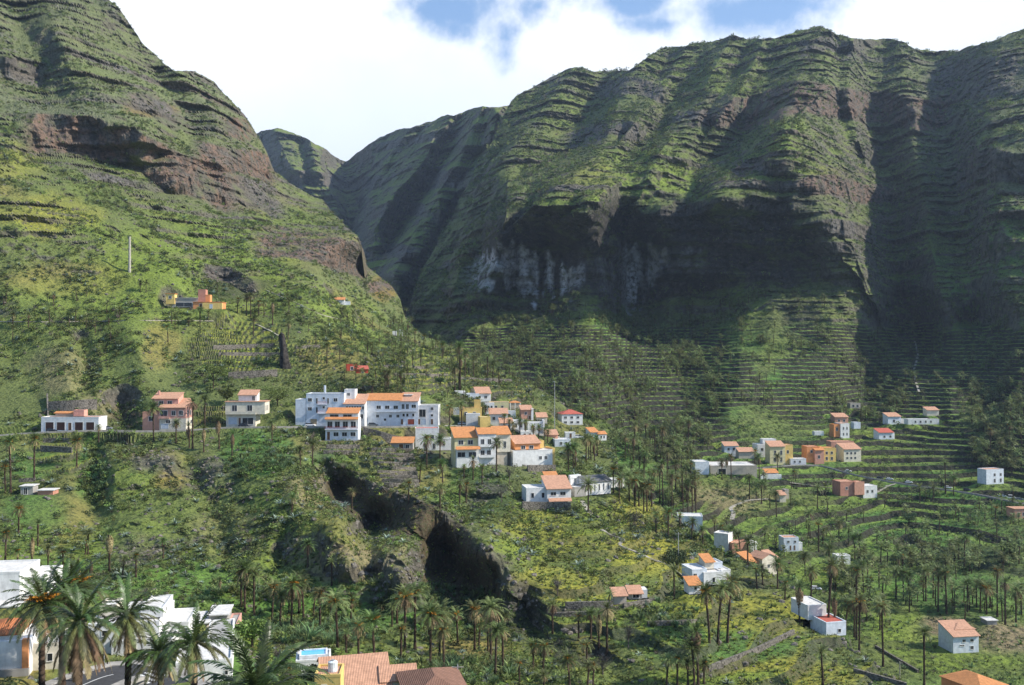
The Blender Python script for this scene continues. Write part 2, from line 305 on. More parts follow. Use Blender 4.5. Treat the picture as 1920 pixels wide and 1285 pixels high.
C_ = dict(grass=(0.165,0.225,0.034), lush=(0.075,0.18,0.035), olive=(0.125,0.150,0.048), dry=(0.260,0.205,0.062), shrub=(0.045,0.066,0.024),
          rock=(0.115,0.102,0.084), red=(0.180,0.100,0.060), earth=(0.235,0.185,0.105), white=(0.78,0.80,0.84), stone=(0.060,0.054,0.046),
          dark=(0.045,0.040,0.034), grey=(0.145,0.14,0.13), orange=(0.26,0.13,0.035), yellow=(0.34,0.31,0.04))
def build_sheet(name, sil, rbf, x0, x1, nc, rows, ybot, ribs, cliffs, kind):
    px1 = np.linspace(x0, x1, nc); sp_ = np.array(sil, float)
    S = np.interp(px1, sp_[:, 0], sp_[:, 1])
    j1 = vnoise(px1 / 19.0, px1 * 0, px1 * 0 + 3.3, 5) * 3.2 + vnoise(px1 / 6.5, px1 * 0, px1 * 0 + 1.3, 6) * 1.5 + vnoise(px1 / 60, px1 * 0, px1 * 0, 8) * 4
    S = S + j1 * np.clip((700 - S) / 300, 0.25, 1)
    t = rows                                         # 0..1
    kr = np.exp(-0.5 * (np.arange(-60, 61) / 24.0) ** 2); kr /= kr.sum()
    Ss = np.convolve(np.pad(S, 60, mode='edge'), kr, mode='valid')
    PY = Ss[:, None] + (ybot - Ss)[:, None] * t[None, :] + (S - Ss)[:, None] * ((1 - t) ** 9)[None, :]
    PX = np.repeat(px1[:, None], len(t), 1)
    d = rbf(PX, PY)
    nzx = fbm(PX / 1.0, PY / 1.0, PX * 0, 70, 3, 21)
    D, rock, red = feature_disp(PX, PY, ribs, cliffs, nzx)
    d = d + D
    X, Y, Z = unproj(PX, PY, d)
    back = kind == 'C'
    if back: kind = 'B'; M = np.ones(PX.shape)
    elif kind == 'B':
        M = sstep(640, 540, PY + nzx * 40)                  # mountain part
        M = np.maximum(M, sstep(1000, 860, PX) * sstep(700, 620, PY))
    else:
        M = np.clip(sstep(560, 430, PY - 0.12 * (PX - 300)), 0, 1)
    if kind == 'B':
        far = np.clip(d / 1100, .3, 1.6)
        n = fbm(X, Y, Z * 0.25, 110, 3, 31, ridged=True) * -26 * M * far
        n += fbm(X * 1.0, Y, Z * 0.2, 46, 4, 35, ridged=True) * -15 * M * far
        n += fbm(X, Y, Z, 16, 4, 37) * (6.0 * M + 1.2 * np.clip(d / 900, .2, 1))
        T = 30.0 * (1.5 if back else 1); sa = (18 + 10 * back) * M * far
    else:
        n = fbm(X, Y, Z * 0.4, 110, 4, 41, ridged=True) * -16 * M
        n += fbm(X, Y, Z * 0.3, 34, 3, 45, ridged=True) * -5.5 * (0.2 + 0.8 * M) * np.clip(d / 400, .3, 1.3)
        n += fbm(X, Y, Z, 11, 4, 47) * (1.9 + 2.0 * M) * np.clip(d / 330, .25, 1.2)
        T = 24.0; sa = 13 * M
    d = d + n
    X, Y, Z = unproj(PX, PY, d)
    # lava benches
    warp = fbm(X, Y, Z, 320, 2, 51) * 13 + fbm(X, Y, Z, 60, 2, 53) * 4 + (X * 0.03 if kind == 'B' else X * -0.05)
    for TT, am in ((T, 1.0), (T * 0.43, 0.55), (T * 0.2, 0.22)):
        u = (Z + warp) / TT + 0.31; fr = u - np.floor(u); lvl = np.floor(u)
        cf = 0.30 + 0.14 * np.sin(lvl * 2.7); tri = np.where(fr < 1 - cf, 1 - fr / (1 - cf), (fr - 1 + cf) / cf)
        mod = np.clip(0.38 + 3.2 * fbm(X, Y, Z * 1.4, 130 * TT / T + 24, 3, int(57 + TT)) + .25 * np.sin(lvl * 5.1), 0, 1.5)
        d = d - sa * am * (tri - 0.5) * mod
        bench = sstep(1 - cf - .02, 1 - cf + .05, fr) * sstep(0.25, 0.6, mod) * M
        if am == 1.0: shelf = sstep(.5, .2, fr) * M * sstep(.1, .5, mod)
        rock = np.maximum(rock, bench * (1.0, .9, .75)[(T, T * .43, T * .2).index(TT)])
    # columnar joints on the rock
    col = fbm(X, Y, Z * 0.10, 9 if kind == 'B' else 6, 3, 61, ridged=True)
    d = d - col * (5.0 if kind == 'B' else 2.8) * np.clip(rock, 0, 1)
    if kind == 'A':                                  # rough bluffs of the near slope
        bl = sstep(820, 870, PY) * sstep(1180, 1100, PY) * sstep(1030, 930, PX) * sstep(180, 260, PX)
        g = fbm(X, Y, Z * 0.6, 26, 4, 71, ridged=True)
        d = d - g * 7.5 * bl - fbm(X, Y, Z * 0.2, 6, 3, 75, ridged=True) * 2.0 * bl
        hz = fbm(X, Y, Z, 30, 3, 77)
        rock = np.maximum(rock, bl * sstep(0.02, 0.3, hz) * 0.8)
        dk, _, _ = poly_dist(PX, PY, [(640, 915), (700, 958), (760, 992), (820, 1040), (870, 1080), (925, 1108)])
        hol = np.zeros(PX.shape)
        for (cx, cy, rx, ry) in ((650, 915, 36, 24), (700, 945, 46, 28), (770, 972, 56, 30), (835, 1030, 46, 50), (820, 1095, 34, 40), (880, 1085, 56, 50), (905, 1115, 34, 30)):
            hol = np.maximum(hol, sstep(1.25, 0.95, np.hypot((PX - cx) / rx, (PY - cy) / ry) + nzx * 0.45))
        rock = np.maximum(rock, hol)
    X, Y, Z = unproj(PX, PY, d)
    # farm terraces: level fields and steep dry stone risers
    if back: tm = np.zeros(PX.shape); TT = 3.0
    elif kind == 'B':
        tm = sstep(585, 640, PY - nzx * 30) * sstep(830, 900, PX + (PY - 640) * 0.2)
        tm = sstep(.3, .6, tm) * (1 - sstep(0.2, 0.34, fbm(X, Y, Z, 90, 2, 83)) * .8)
        valley = sstep(1010, 1060, PY + nzx * 20)
        TT = 3.1; tm = tm * (1 - 0.5 * valley)
    else:
        tm = np.zeros(PX.shape)
        for (cx, cy, rx, ry, k) in ((450, 650, 95, 48, 1), (800, 690, 130, 42, 1), (930, 735, 80, 25, 1), (120, 850, 70, 40, .8), (420, 775, 60, 18, 1), (600, 655, 60, 24, .7),
                                    (1200, 1020, 150, 60, .6), (1250, 1150, 260, 90, .8), (560, 700, 60, 30, .5), (700, 880, 100, 30, .6), (1500, 1230, 200, 60, .8), (700, 1160, 260, 40, .5)):
            tm = np.maximum(tm, k * sstep(1.25, 0.85, np.hypot((PX - cx) / rx, (PY - cy) / ry) + nzx * 0.5))
        TT = 2.3
    un = fbm(X, Y, Z * 0, 70, 3, 87) * (1.1 if kind == 'B' else 2.2)
    u = Z / TT + un; fl = np.floor(u); fr = u - fl
    r0 = (0.62 + .26 * sstep(760, 880, PY)) if kind == 'B' else 0.8 + PY * 0
    lev = fl + np.where(fr < r0, fr / r0 * .6, .6 + (fr - r0) / (1 - r0) * .4)
    q = fl + sstep(0, 1, (fr - r0) / (1 - r0))
    Zq = TT * (q - un); Z = Z * (1 - tm) + Zq * tm
    riser = sstep(0.76, 0.84, fr) * tm * (kind == 'A')
    lip = sstep(0.0, 0.02, fr) * sstep(0.16, 0.05, fr) * tm * (kind == 'A')
    if kind == 'B': hol = np.zeros(PX.shape)
    Z = apply_pads(X, Y, Z, PADS)
    # hidden rim behind the silhouette: the ground falls away on the far side
    nb = 8
    bx = np.zeros((nc, nb)); by = bx.copy(); bz = bx.copy()
    for k in range(nb):
        s = (nb - k) ** 1.5 * (6.0 if kind == 'A' else 14.0)
        bx[:, k] = X[:, 0] * (1 + s * 0.0002); by[:, k] = Y[:, 0] + s; bz[:, k] = Z[:, 0] - s * 1.05
    ex = lambda a, b: np.concatenate([b, a], 1)
    pad = lambda a: np.concatenate([np.repeat(a[:, :1], nb, 1), a], 1)
    X, Y, Z = ex(X, bx), ex(Y, by), ex(Z, bz)
    PX, PY, rock, red, riser, lip, tm, M, nzx, hol, lev, shelf = map(pad, (PX, PY, rock, red, riser, lip, tm, M, nzx, hol, lev, shelf))
    nr = X.shape[1]
    co = np.stack([X, Y, Z], -1)
    # normals
    du = np.gradient(co, axis=0); dv = np.gradient(co, axis=1)
    nn = np.cross(du, dv); ln = np.linalg.norm(nn, axis=-1); nn /= ln[..., None] + 1e-9
    nn *= np.sign(nn[..., 2:3] + 1e-6)
    nz = nn[..., 2]
    area = ln
    # ---- colour: what grows or lies where, with some shade painted in
    def L(a, b, k): return a + (np.array(b) - a) * np.clip(k, 0, 1)[..., None]
    n1 = fbm(X, Y, Z, 120, 4, 101); n2 = fbm(X, Y, Z, 28, 4, 105); n3 = fbm(X, Y, Z, 8, 3, 109); n4 = fbm(X, Y, Z, 60, 3, 111)
    base = np.zeros(co.shape) + np.array(C_['olive'])
    base = L(base, C_['grass'], sstep(-0.15, 0.35, n1 + n2 * 0.5) * (0.55 if kind == 'B' else 0.8))
    base = L(base, C_['shrub'], sstep(0.0, 0.35, n2 + n3 * 0.6) * 0.75)
    base = L(base, C_['dry'], sstep(0.08, 0.42, n4 - n1 * 0.3) * (0.15 if kind == 'B' else 0.42))
    base = L(base, C_['grass'], shelf * .5 * sstep(-.3, .2, n2 + n1))
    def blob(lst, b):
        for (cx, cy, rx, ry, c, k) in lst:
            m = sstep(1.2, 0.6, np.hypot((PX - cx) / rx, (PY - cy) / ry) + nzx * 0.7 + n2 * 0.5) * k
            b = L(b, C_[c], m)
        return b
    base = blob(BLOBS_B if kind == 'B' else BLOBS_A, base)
    # terraces
    if kind == 'B':
        fld = fbm(X, Y, Z * 2.0, 45, 2, 131)
        fc = L(L(np.zeros(co.shape) + np.array(C_['lush']), C_['grass'], sstep(-0.1, 0.2, fld)), C_['olive'], sstep(0.15, 0.4, n4))
        base = L(base, (0, 0, 0), tm * 0) * (1 - tm[..., None] * 0.55) + fc * tm[..., None] * 0.55
    else:
        base = L(base, C_['grass'], tm * 0.5 * sstep(-.2, .3, n4))
    base = L(base, C_['yellow'], lip * 0.55)
    base = L(base, C_['stone'], riser * 0.92)
    if kind == 'B' and not back: base = blob([(1090, 690, 200, 90, 'shrub', .55), (1260, 780, 110, 50, 'shrub', .6), (1150, 600, 36, 40, 'lush', .8), (1500, 715, 60, 40, 'lush', .7), (1640, 700, 70, 60, 'shrub', .4), (1860, 800, 60, 80, 'shrub', .5), (1850, 1030, 90, 26, 'shrub', .6), (1760, 1172, 60, 20, 'earth', 1), (1715, 1200, 26, 12, 'earth', .7), (1885, 1196, 60, 34, 'earth', .95), (1640, 1230, 70, 50, 'olive', .6), (1690, 1190, 50, 45, 'grass', .8), (1450, 1000, 50, 16, 'grass', .9), (1530, 1072, 70, 18, 'grass', .9), (1350, 935, 80, 26, 'earth', .5)], base)  # first shrub patch: dark trees, plus the slope's shade painted into the colour
    # bare rock where it is steep
    steep = sstep(0.62, 0.36, nz + n3 * 0.14) * (0.9 if kind == 'B' else 0.8)
    rk = np.clip(np.maximum(rock * sstep(-0.45, 0.05, n2 + 0.35 * (0.75 - nz)), steep), 0, 1)
    rc = L(np.zeros(co.shape) + np.array(C_['rock']), C_['grey'], sstep(-0.1, 0.3, n2) * 0.6)
    redn = np.clip(red * 0.6 + sstep(0.12, 0.4, n1 + n3 * 0.3) * 0.3, 0, 1)
    rc = L(rc, C_['red'], redn * sstep(-0.25, 0.25, n3 + n2))
    rc = L(rc, C_['dark'], sstep(0.05, 0.35, fbm(X, Y, Z * 0.12, 7, 2, 141)) * 0.7)
    if kind == 'B':
        jx = nzx * 22 + vnoise(X / 7, Y / 30, Z * 0, 157) * 30
        wcol = np.interp(PX, [860, 890, 930, 960, 985, 1000, 1060, 1075, 1110, 1165, 1178, 1195, 1208, 1218, 1240, 1260, 1300, 1330], [0, .5, .75, .4, .9, 1, 1, .6, .1, .2, 1, 1, .2, .8, .7, .15, .25, 0])
        top = np.interp(PX, [860, 960, 1000, 1080, 1180, 1240, 1330], [500, 455, 478, 500, 455, 462, 480]); bot = np.interp(PX, [860, 940, 1000, 1070, 1110, 1175, 1200, 1230, 1330], [545, 535, 558, 552, 520, 590, 590, 515, 510])
        ws = wcol * sstep(-8, 8, PY - top + jx) * sstep(8, -8, PY - bot + jx)
        ws *= sstep(-0.25, 0.12, fbm(X, Y * .4, Z * 0.03, 9, 4, 151)) * sstep(-.55, -.2, fbm(X, Y * .3, Z, 22, 3, 155))
        cl = sstep(1.1, .9, np.abs(PY - 470 + (PX - 1200) * .05) / 100) * sstep(860, 900, PX) * sstep(1560, 1500, PX)
        rc = L(rc, (.045, .040, .038), cl * .8)  # darker wet rock, with the cliff's shade put into the colour
        rc = L(rc, C_['white'], ws)
        rk = np.maximum(rk, ws)
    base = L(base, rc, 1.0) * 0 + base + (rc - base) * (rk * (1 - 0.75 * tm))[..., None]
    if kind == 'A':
        base = L(base, (0.080, 0.060, 0.036), hol); rk = rk * (1 - .85 * hol)  # bare brown earth, darkened further to paint in the hollow's shade
    base *= (1 + 0.35 * n3[..., None])
    base = np.clip(base, 0.008, 0.9)
    # ---- mesh
    me = bpy.data.meshes.new(name)
    nv = nc * nr; me.vertices.add(nv); me.vertices.foreach_set('co', co.reshape(-1, 3).astype(np.float32).ravel())
    i = np.arange(nc - 1)[:, None] * nr + np.arange(nr - 1)[None, :]; i = i.ravel()
    quads = np.stack([i, i + nr, i + nr + 1, i + 1], 1)[:, ::-1]
    nf = len(quads); me.loops.add(nf * 4); me.loops.foreach_set('vertex_index', quads.astype(np.int32).ravel())
    me.polygons.add(nf); me.polygons.foreach_set('loop_start', np.arange(nf, dtype=np.int32) * 4)
    me.polygons.foreach_set('use_smooth', np.zeros(nf, bool))
    me.update(calc_edges=True)
    ca = me.color_attributes.new('alb', 'FLOAT_COLOR', 'POINT')
    rgba = np.concatenate([base, rk[..., None]], -1).astype(np.float32); ca.data.foreach_set('color', rgba.ravel())
    for an, av in (('lev', lev), ('terr', tm * (1 - sstep(.4, .9, hol)))):
        fa = me.attributes.new(an, 'FLOAT', 'POINT'); fa.data.foreach_set('value', av.astype(np.float32).ravel())
    ob = bpy.data.objects.new(name, me); COL.objects.link(ob); ob['kind'] = 'structure'
    return ob, dict(co=co, nz=nz, PX=PX, PY=PY, rk=rk, tm=tm, riser=riser, M=M, area=area, n1=n1, n2=n2, nb=nb, hol=hol)

BLOBS_A = [(200, 120, 320, 170, 'grey', .45), (420, 300, 160, 110, 'rock', .5), (620, 480, 90, 60, 'rock', .3), (200, 260, 260, 40, 'olive', .5), (100, 480, 130, 40, 'olive', .6), (120, 520, 140, 35, 'dry', .5), (300, 560, 300, 60, 'grass', .35), (90, 400, 90, 40, 'yellow', .45), (30, 300, 60, 40, 'yellow', .3),
           (500, 450, 120, 50, 'grass', .5), (350, 480, 180, 60, 'grass', .5), (300, 650, 40, 45, 'dry', .55), (450, 680, 80, 28, 'grass', .9), (120, 700, 60, 50, 'earth', .5),
           (620, 660, 60, 40, 'dry', .5), (700, 700, 80, 40, 'dry', .35), (800, 700, 110, 50, 'grass', .5), (230, 770, 34, 45, 'dark', .9), (200, 760, 60, 30, 'earth', .5),  # the dark patch paints the shade inside the cave
           (170, 880, 34, 60, 'lush', .8), (240, 900, 60, 40, 'grass', .5), (320, 900, 36, 24, 'dry', .8), (120, 980, 70, 50, 'dry', .5), (60, 960, 60, 50, 'lush', .6), (60, 870, 60, 30, 'lush', .6),
           (480, 850, 70, 40, 'lush', .8), (400, 960, 80, 80, 'olive', .6), (430, 1010, 80, 60, 'earth', .3), (590, 920, 60, 50, 'earth', .7), (620, 990, 50, 50, 'dry', .4), (640, 1060, 90, 35, 'earth', .75), (560, 1030, 60, 30, 'earth', .6),
           (740, 1040, 50, 40, 'earth', .5), (760, 1090, 60, 20, 'earth', .7), (830, 1060, 60, 80, 'dark', .9), (730, 960, 80, 40, 'dark', .8), (660, 920, 40, 40, 'dark', .6),  # dark patches put the hollow's shade into the ground colour
           (250, 1090, 250, 50, 'lush', .6), (700, 1140, 300, 40, 'lush', .75), (520, 1180, 120, 40, 'lush', .6), (560, 1210, 80, 16, 'earth', .7), (880, 1215, 90, 22, 'dry', .9), (890, 1245, 60, 16, 'orange', .5), (860, 1270, 120, 14, 'lush', .8),
           (620, 860, 60, 20, 'lush', .7), (880, 930, 100, 50, 'lush', .5), (1000, 1000, 100, 60, 'yellow', .45), (960, 1030, 60, 40, 'grass', .7), (1180, 1000, 130, 60, 'yellow', .6), (1120, 980, 60, 30, 'grass', .8), (1240, 1040, 110, 40, 'yellow', .55), (1040, 1090, 120, 30, 'yellow', .5),
           (1180, 1150, 200, 40, 'grass', .6), (1100, 1110, 120, 16, 'yellow', .5), (1200, 1180, 160, 20, 'lush', .5), (1350, 1130, 90, 40, 'yellow', .5), (1450, 1150, 90, 40, 'yellow', .5), (1350, 1210, 150, 30, 'lush', .7), (1450, 1260, 180, 30, 'yellow', .6), (1330, 1270, 160, 20, 'grass', .9),
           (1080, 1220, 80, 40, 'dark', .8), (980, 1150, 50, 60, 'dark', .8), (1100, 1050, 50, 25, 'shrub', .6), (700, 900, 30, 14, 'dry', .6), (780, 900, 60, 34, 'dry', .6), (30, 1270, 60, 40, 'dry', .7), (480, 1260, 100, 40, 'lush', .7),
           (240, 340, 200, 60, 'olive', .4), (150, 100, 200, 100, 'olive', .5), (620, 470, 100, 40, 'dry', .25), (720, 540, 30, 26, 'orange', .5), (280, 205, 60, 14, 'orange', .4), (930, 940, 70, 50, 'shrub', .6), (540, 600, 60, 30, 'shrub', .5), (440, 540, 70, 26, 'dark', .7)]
BLOBS_B = [(1850, 250, 160, 220, 'grey', .25), (1720, 420, 90, 120, 'shrub', .4), (1180, 330, 110, 50, 'grass', .75), (1290, 350, 80, 24, 'grass', .7), (1340, 160, 100, 50, 'grass', .35), (1500, 330, 60, 60, 'grass', .5), (1580, 270, 50, 40, 'grass', .5), (1100, 330, 70, 40, 'dry', .3), (1550, 400, 60, 50, 'olive', .6), (1560, 340, 60, 30, 'red', .3),
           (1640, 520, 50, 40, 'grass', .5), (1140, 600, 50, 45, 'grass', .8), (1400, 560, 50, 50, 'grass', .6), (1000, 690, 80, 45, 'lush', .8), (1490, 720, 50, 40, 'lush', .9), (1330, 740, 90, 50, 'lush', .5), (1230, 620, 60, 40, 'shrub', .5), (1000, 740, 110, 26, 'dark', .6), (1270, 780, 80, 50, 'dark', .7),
           (1350, 650, 90, 50, 'lush', .5), (1500, 600, 40, 40, 'dark', .6), (1650, 720, 80, 30, 'dark', .6), (1830, 600, 60, 90, 'lush', .5), (1880, 450, 80, 80, 'lush', .45), (1750, 520, 50, 60, 'lush', .4),
           (1500, 990, 70, 20, 'grass', 1), (1440, 1000, 110, 30, 'lush', .6), (1300, 975, 60, 16, 'yellow', .6), (1360, 940, 100, 34, 'earth', .45), (1700, 1010, 160, 40, 'lush', .9), (1760, 940, 160, 50, 'lush', .7), (1530, 1070, 80, 22, 'grass', .9), (1600, 1100, 120, 26, 'grass', .6), (1660, 1090, 30, 30, 'grass', .9),
           (1690, 1190, 60, 45, 'grass', .9), (1620, 1220, 60, 50, 'grass', .6), (1760, 1230, 60, 40, 'grass', .9), (1750, 1180, 50, 12, 'earth', .9), (1880, 1190, 60, 26, 'earth', .7), (1870, 1240, 60, 16, 'grass', .7), (1780, 1110, 160, 40, 'lush', .6), (1850, 1040, 90, 26, 'dark', .8),
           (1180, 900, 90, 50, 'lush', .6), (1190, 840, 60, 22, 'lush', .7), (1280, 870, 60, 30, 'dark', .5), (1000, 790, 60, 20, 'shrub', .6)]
def ground_material(name, near):
    m = bpy.data.materials.new(name); m.use_nodes = True; N = NT(m.node_tree)
    out = N.n('ShaderNodeOutputMaterial'); bs = N.n('ShaderNodeBsdfPrincipled', i_Roughness=0.95)
    bs.inputs['Specular IOR Level'].default_value = 0.15
    N.link(bs.outputs[0], out.inputs[0])
    at = N.n('ShaderNodeAttribute', attribute_name='alb'); geo = N.n('ShaderNodeNewGeometry'); P = geo.outputs['Position']
    def noise(s, det=4, r=0.6): return N.n('ShaderNodeTexNoise', i_Vector=P, i_Scale=s, i_Detail=det, i_Roughness=r).outputs['Fac']
    a = noise(0.9 if near else 0.33, 5, 0.7); b = noise(0.22 if near else 0.07, 4, 0.65)
    v = N.n('ShaderNodeTexVoronoi', i_Vector=P, i_Scale=0.75 if near else 0.30, i_Randomness=1.0)
    v2 = N.n('ShaderNodeTexVoronoi', i_Vector=P, i_Scale=2.4 if near else 0.8, i_Randomness=1.0)
    col = at.outputs['Color']; rk = at.outputs['Alpha']
    f1 = N.math('MULTIPLY_ADD', a, 1.5, 0.25)
    colr = N.n('ShaderNodeVectorMath', operation='SCALE'); N.link(col, colr.inputs[0]); N.link(f1, colr.inputs['Scale'])
    c = colr.outputs[0]
    grass = N.math('SUBTRACT', 1.0, rk, clamp=True)
    spots = N.ramp(N.math('ADD', v.outputs['Distance'], N.math('MULTIPLY', N.math('SUBTRACT', b, 0.5), 1.2)), 0.50, 0.25)
    spots2 = N.ramp(N.math('ADD', v2.outputs['Distance'], N.math('MULTIPLY', N.math('SUBTRACT', b, 0.5), 0.8)), 0.42, 0.2)
    c = N.mix(N.math('MULTIPLY', N.math('MULTIPLY', spots, grass), 0.55), c, (0.035, 0.055, 0.020))
    c = N.mix(N.math('MULTIPLY', N.math('MULTIPLY', spots2, grass), 0.35), c, (0.15, 0.17, 0.08))
    # rock: blocks and pale lichen
    vr = N.n('ShaderNodeTexVoronoi', i_Vector=P, i_Scale=0.5 if near else 0.22)
    c = N.mix(N.math('MULTIPLY', rk, N.ramp(a, 0.52, 0.75)), c, N.mix(0.5, c, (0.24, 0.21, 0.17)))
    c = N.mix(N.math('MULTIPLY', rk, N.math('MULTIPLY', N.ramp(vr.outputs['Distance'], 0.45, 0.8), 0.6)), c, (0.03, 0.03, 0.025))
    if not near:                                     # dry stone risers and grassy lips of the farm terraces
        lv = N.n('ShaderNodeAttribute', attribute_name='lev').outputs['Fac']; te = N.n('ShaderNodeAttribute', attribute_name='terr').outputs['Fac']
        fr = N.math('FRACT', lv)
        c = N.mix(N.math('MULTIPLY', N.math('MULTIPLY', N.ramp(fr, .56, .64), te), .92), c, (.040, .036, .030))
        c = N.mix(N.math('MULTIPLY', N.math('MULTIPLY', N.math('MULTIPLY', N.ramp(fr, .30, .50), N.ramp(fr, .64, .58)), te), .75), c, (.20, .29, .06))
    N.link(c, bs.inputs['Base Color'])
    h = N.math('ADD', N.math('MULTIPLY', a, 1.0), N.math('MULTIPLY', v.outputs['Distance'], -0.5))
    bp = N.n('ShaderNodeBump', i_Strength=0.9, i_Distance=0.8 if near else 2.6, i_Height=h)
    N.link(bp.outputs[0], bs.inputs['Normal'])
    return m
# ------------------------------------------------------------------ materials and mesh helpers
MATS = {}
def mat(name, col, rough=0.8, spec=0.3, var=0.12, vs=1.5, bump=0.0, transl=0.0, kind=None, bs=20.0, streak=0.0):
    if name in MATS: return MATS[name]
    m = bpy.data.materials.new(name); m.use_nodes = True; N = NT(m.node_tree); MATS[name] = m
    out = N.n('ShaderNodeOutputMaterial'); b = N.n('ShaderNodeBsdfPrincipled', i_Roughness=rough)
    b.inputs['Specular IOR Level'].default_value = spec
    tc = N.n('ShaderNodeNewGeometry').outputs['Position']
    nz = N.n('ShaderNodeTexNoise', i_Vector=tc, i_Scale=vs, i_Detail=5.0, i_Roughness=0.65).outputs['Fac']
    dark = tuple(c * (1 - 2.2 * var) for c in col); lite = tuple(min(1, c * (1 + 1.6 * var)) for c in col)
    c = N.mix(N.ramp(nz, 0.28, 0.72), dark, lite)
    if streak:
        mp = N.n('ShaderNodeMapping', i_Vector=tc); mp.inputs['Scale'].default_value = (1.3, 1.3, 0.22)
        s2 = N.n('ShaderNodeTexNoise', i_Vector=mp.outputs[0], i_Scale=1.1, i_Detail=6.0, i_Roughness=0.7).outputs['Fac']
        c = N.mix(N.math('MULTIPLY', N.ramp(s2, 0.5, 0.78), streak), c, (0.20, 0.17, 0.13))
    h = nz
    if kind == 'tile':
        tco = N.n('ShaderNodeTexCoord').outputs['Object']
        wv = N.n('ShaderNodeTexWave', i_Vector=tco, i_Scale=1.3, i_Distortion=0.4); wv.bands_direction = 'X'
        wy = N.n('ShaderNodeTexWave', i_Vector=tco, i_Scale=0.9, i_Distortion=0.6); wy.bands_direction = 'Y'
        c = N.mix(N.math('MULTIPLY', N.ramp(wv.outputs['Fac'], 0.35, 0.0), 0.45), c, tuple(x * 0.45 for x in col))
        c = N.mix(N.math('MULTIPLY', N.ramp(wy.outputs['Fac'], 0.2, 0.0), 0.3), c, tuple(x * 0.5 for x in col))
        h = wv.outputs['Fac']
    if kind == 'stone':
        v = N.n('ShaderNodeTexVoronoi', i_Vector=tc, i_Scale=2.2)
        c = N.mix(N.ramp(v.outputs['Distance'], 0.35, 0.7), c, tuple(x * 0.25 for x in col))
        hs = N.n('ShaderNodeSeparateColor', i_0=v.outputs['Color']).outputs[0]
        c = N.mix(N.math('MULTIPLY', hs, 0.5), c, tuple(min(1, x * 2.0) for x in col))
        h = N.math('MULTIPLY', v.outputs['Distance'], -1.0)
    if kind == 'leaf':
        rnd = N.n('ShaderNodeObjectInfo').outputs['Random']
        hs = N.n('ShaderNodeHueSaturation', i_Color=c)
        N.link(N.math('MULTIPLY_ADD', rnd, 0.05, 0.475), hs.inputs['Hue'])
        N.link(N.math('MULTIPLY_ADD', rnd, 0.8, 0.6), hs.inputs['Value'])
        c = hs.outputs[0]
    N.link(c, b.inputs['Base Color'])
    if bump:
        bp = N.n('ShaderNodeBump', i_Strength=0.7, i_Distance=bump, i_Height=h); N.link(bp.outputs[0], b.inputs['Normal'])
    sh = b.outputs[0]
    if transl:
        t = N.n('ShaderNodeBsdfTranslucent'); N.link(c, t.inputs[0])
        mx = N.n('ShaderNodeMixShader', i_0=transl); N.link(sh, mx.inputs[1]); N.link(t.outputs[0], mx.inputs[2]); sh = mx.outputs[0]
    N.link(sh, out.inputs[0])
    return m
WALLC = dict(white=(.74, .73, .70), cream=(.66, .60, .48), yellow=(.70, .50, .17), paleyellow=(.68, .60, .34), pink=(.62, .33, .26), orange=(.72, .30, .12), salmon=(.62, .32, .22),
             grey=(.34, .32, .29), beige=(.48, .42, .34), red=(.45, .07, .04), bluewhite=(.66, .70, .74), stone=(.15, .135, .115), brick=(.50, .24, .17))
def wall_mat(c): return mat('plaster_' + c, WALLC[c], 0.85, 0.2, 0.07, 0.8, 0.0, streak=0.32) if c not in ('stone',) else mat('rubble_stone', WALLC[c], 0.9, 0.1, 0.2, 0.6, 0.12, kind='stone')
ROOFC = dict(orange=(.60, .26, .10), salmon=(.56, .31, .20), terracotta=(.42, .15, .06), red=(.50, .13, .09), brown=(.24, .13, .09), grey=(.34, .33, .31), pale=(.62, .60, .56), darkgrey=(.12, .12, .12))
def roof_mat(c): return mat('roof_' + c, ROOFC[c], 0.8, 0.2, 0.10, 1.2, 0.06, kind='tile' if c not in ('grey', 'pale', 'darkgrey') else None)
GLASS = mat('window_glass', (0.02, 0.024, 0.03), 0.12, 0.5, 0.05)
FRAMEW = mat('painted_frame', (0.70, 0.68, 0.64), 0.6, 0.3, 0.03); FRAMEB = mat('wood_frame', (0.16, 0.08, 0.04), 0.6, 0.3, 0.1)
DOORB = mat('garage_door_brown', (0.060, 0.026, 0.018), 0.6, 0.3, 0.1); DOORW = mat('garage_door_pale', (0.50, 0.55, 0.60), 0.5, 0.3, 0.05); DOORR = mat('door_rust', (0.30, 0.06, 0.035), 0.6, 0.3, 0.1)
DOORT = mat('garage_door_tan', (0.40, 0.30, 0.18), 0.6, 0.3, 0.1); RAIL = mat('railing_paint', (0.68, 0.67, 0.65), 0.5, 0.3, 0.03); RAILR = mat('railing_red', (0.50, 0.045, 0.03), 0.5, 0.3, 0.05)
ASPH = mat('asphalt', (0.055, 0.055, 0.058), 0.9, 0.2, 0.12, 2.0); CONC = mat('concrete', (0.33, 0.31, 0.28), 0.9, 0.2, 0.15, 0.8, streak=0.3); PAINT = mat('road_paint', (0.72, 0.72, 0.70), 0.7, 0.2, 0.05)
STONE = mat('rubble_stone', WALLC['stone'], 0.9, 0.1, 0.2, 0.6, 0.12, kind='stone'); PATHM = mat('path_stone', (0.36, 0.33, 0.27), 0.95, 0.1, 0.2, 0.8)
DSTONE = mat('dark_wall_stone', (0.075, 0.068, 0.06), 0.95, 0.1, 0.2, 0.6, 0.12, kind='stone')

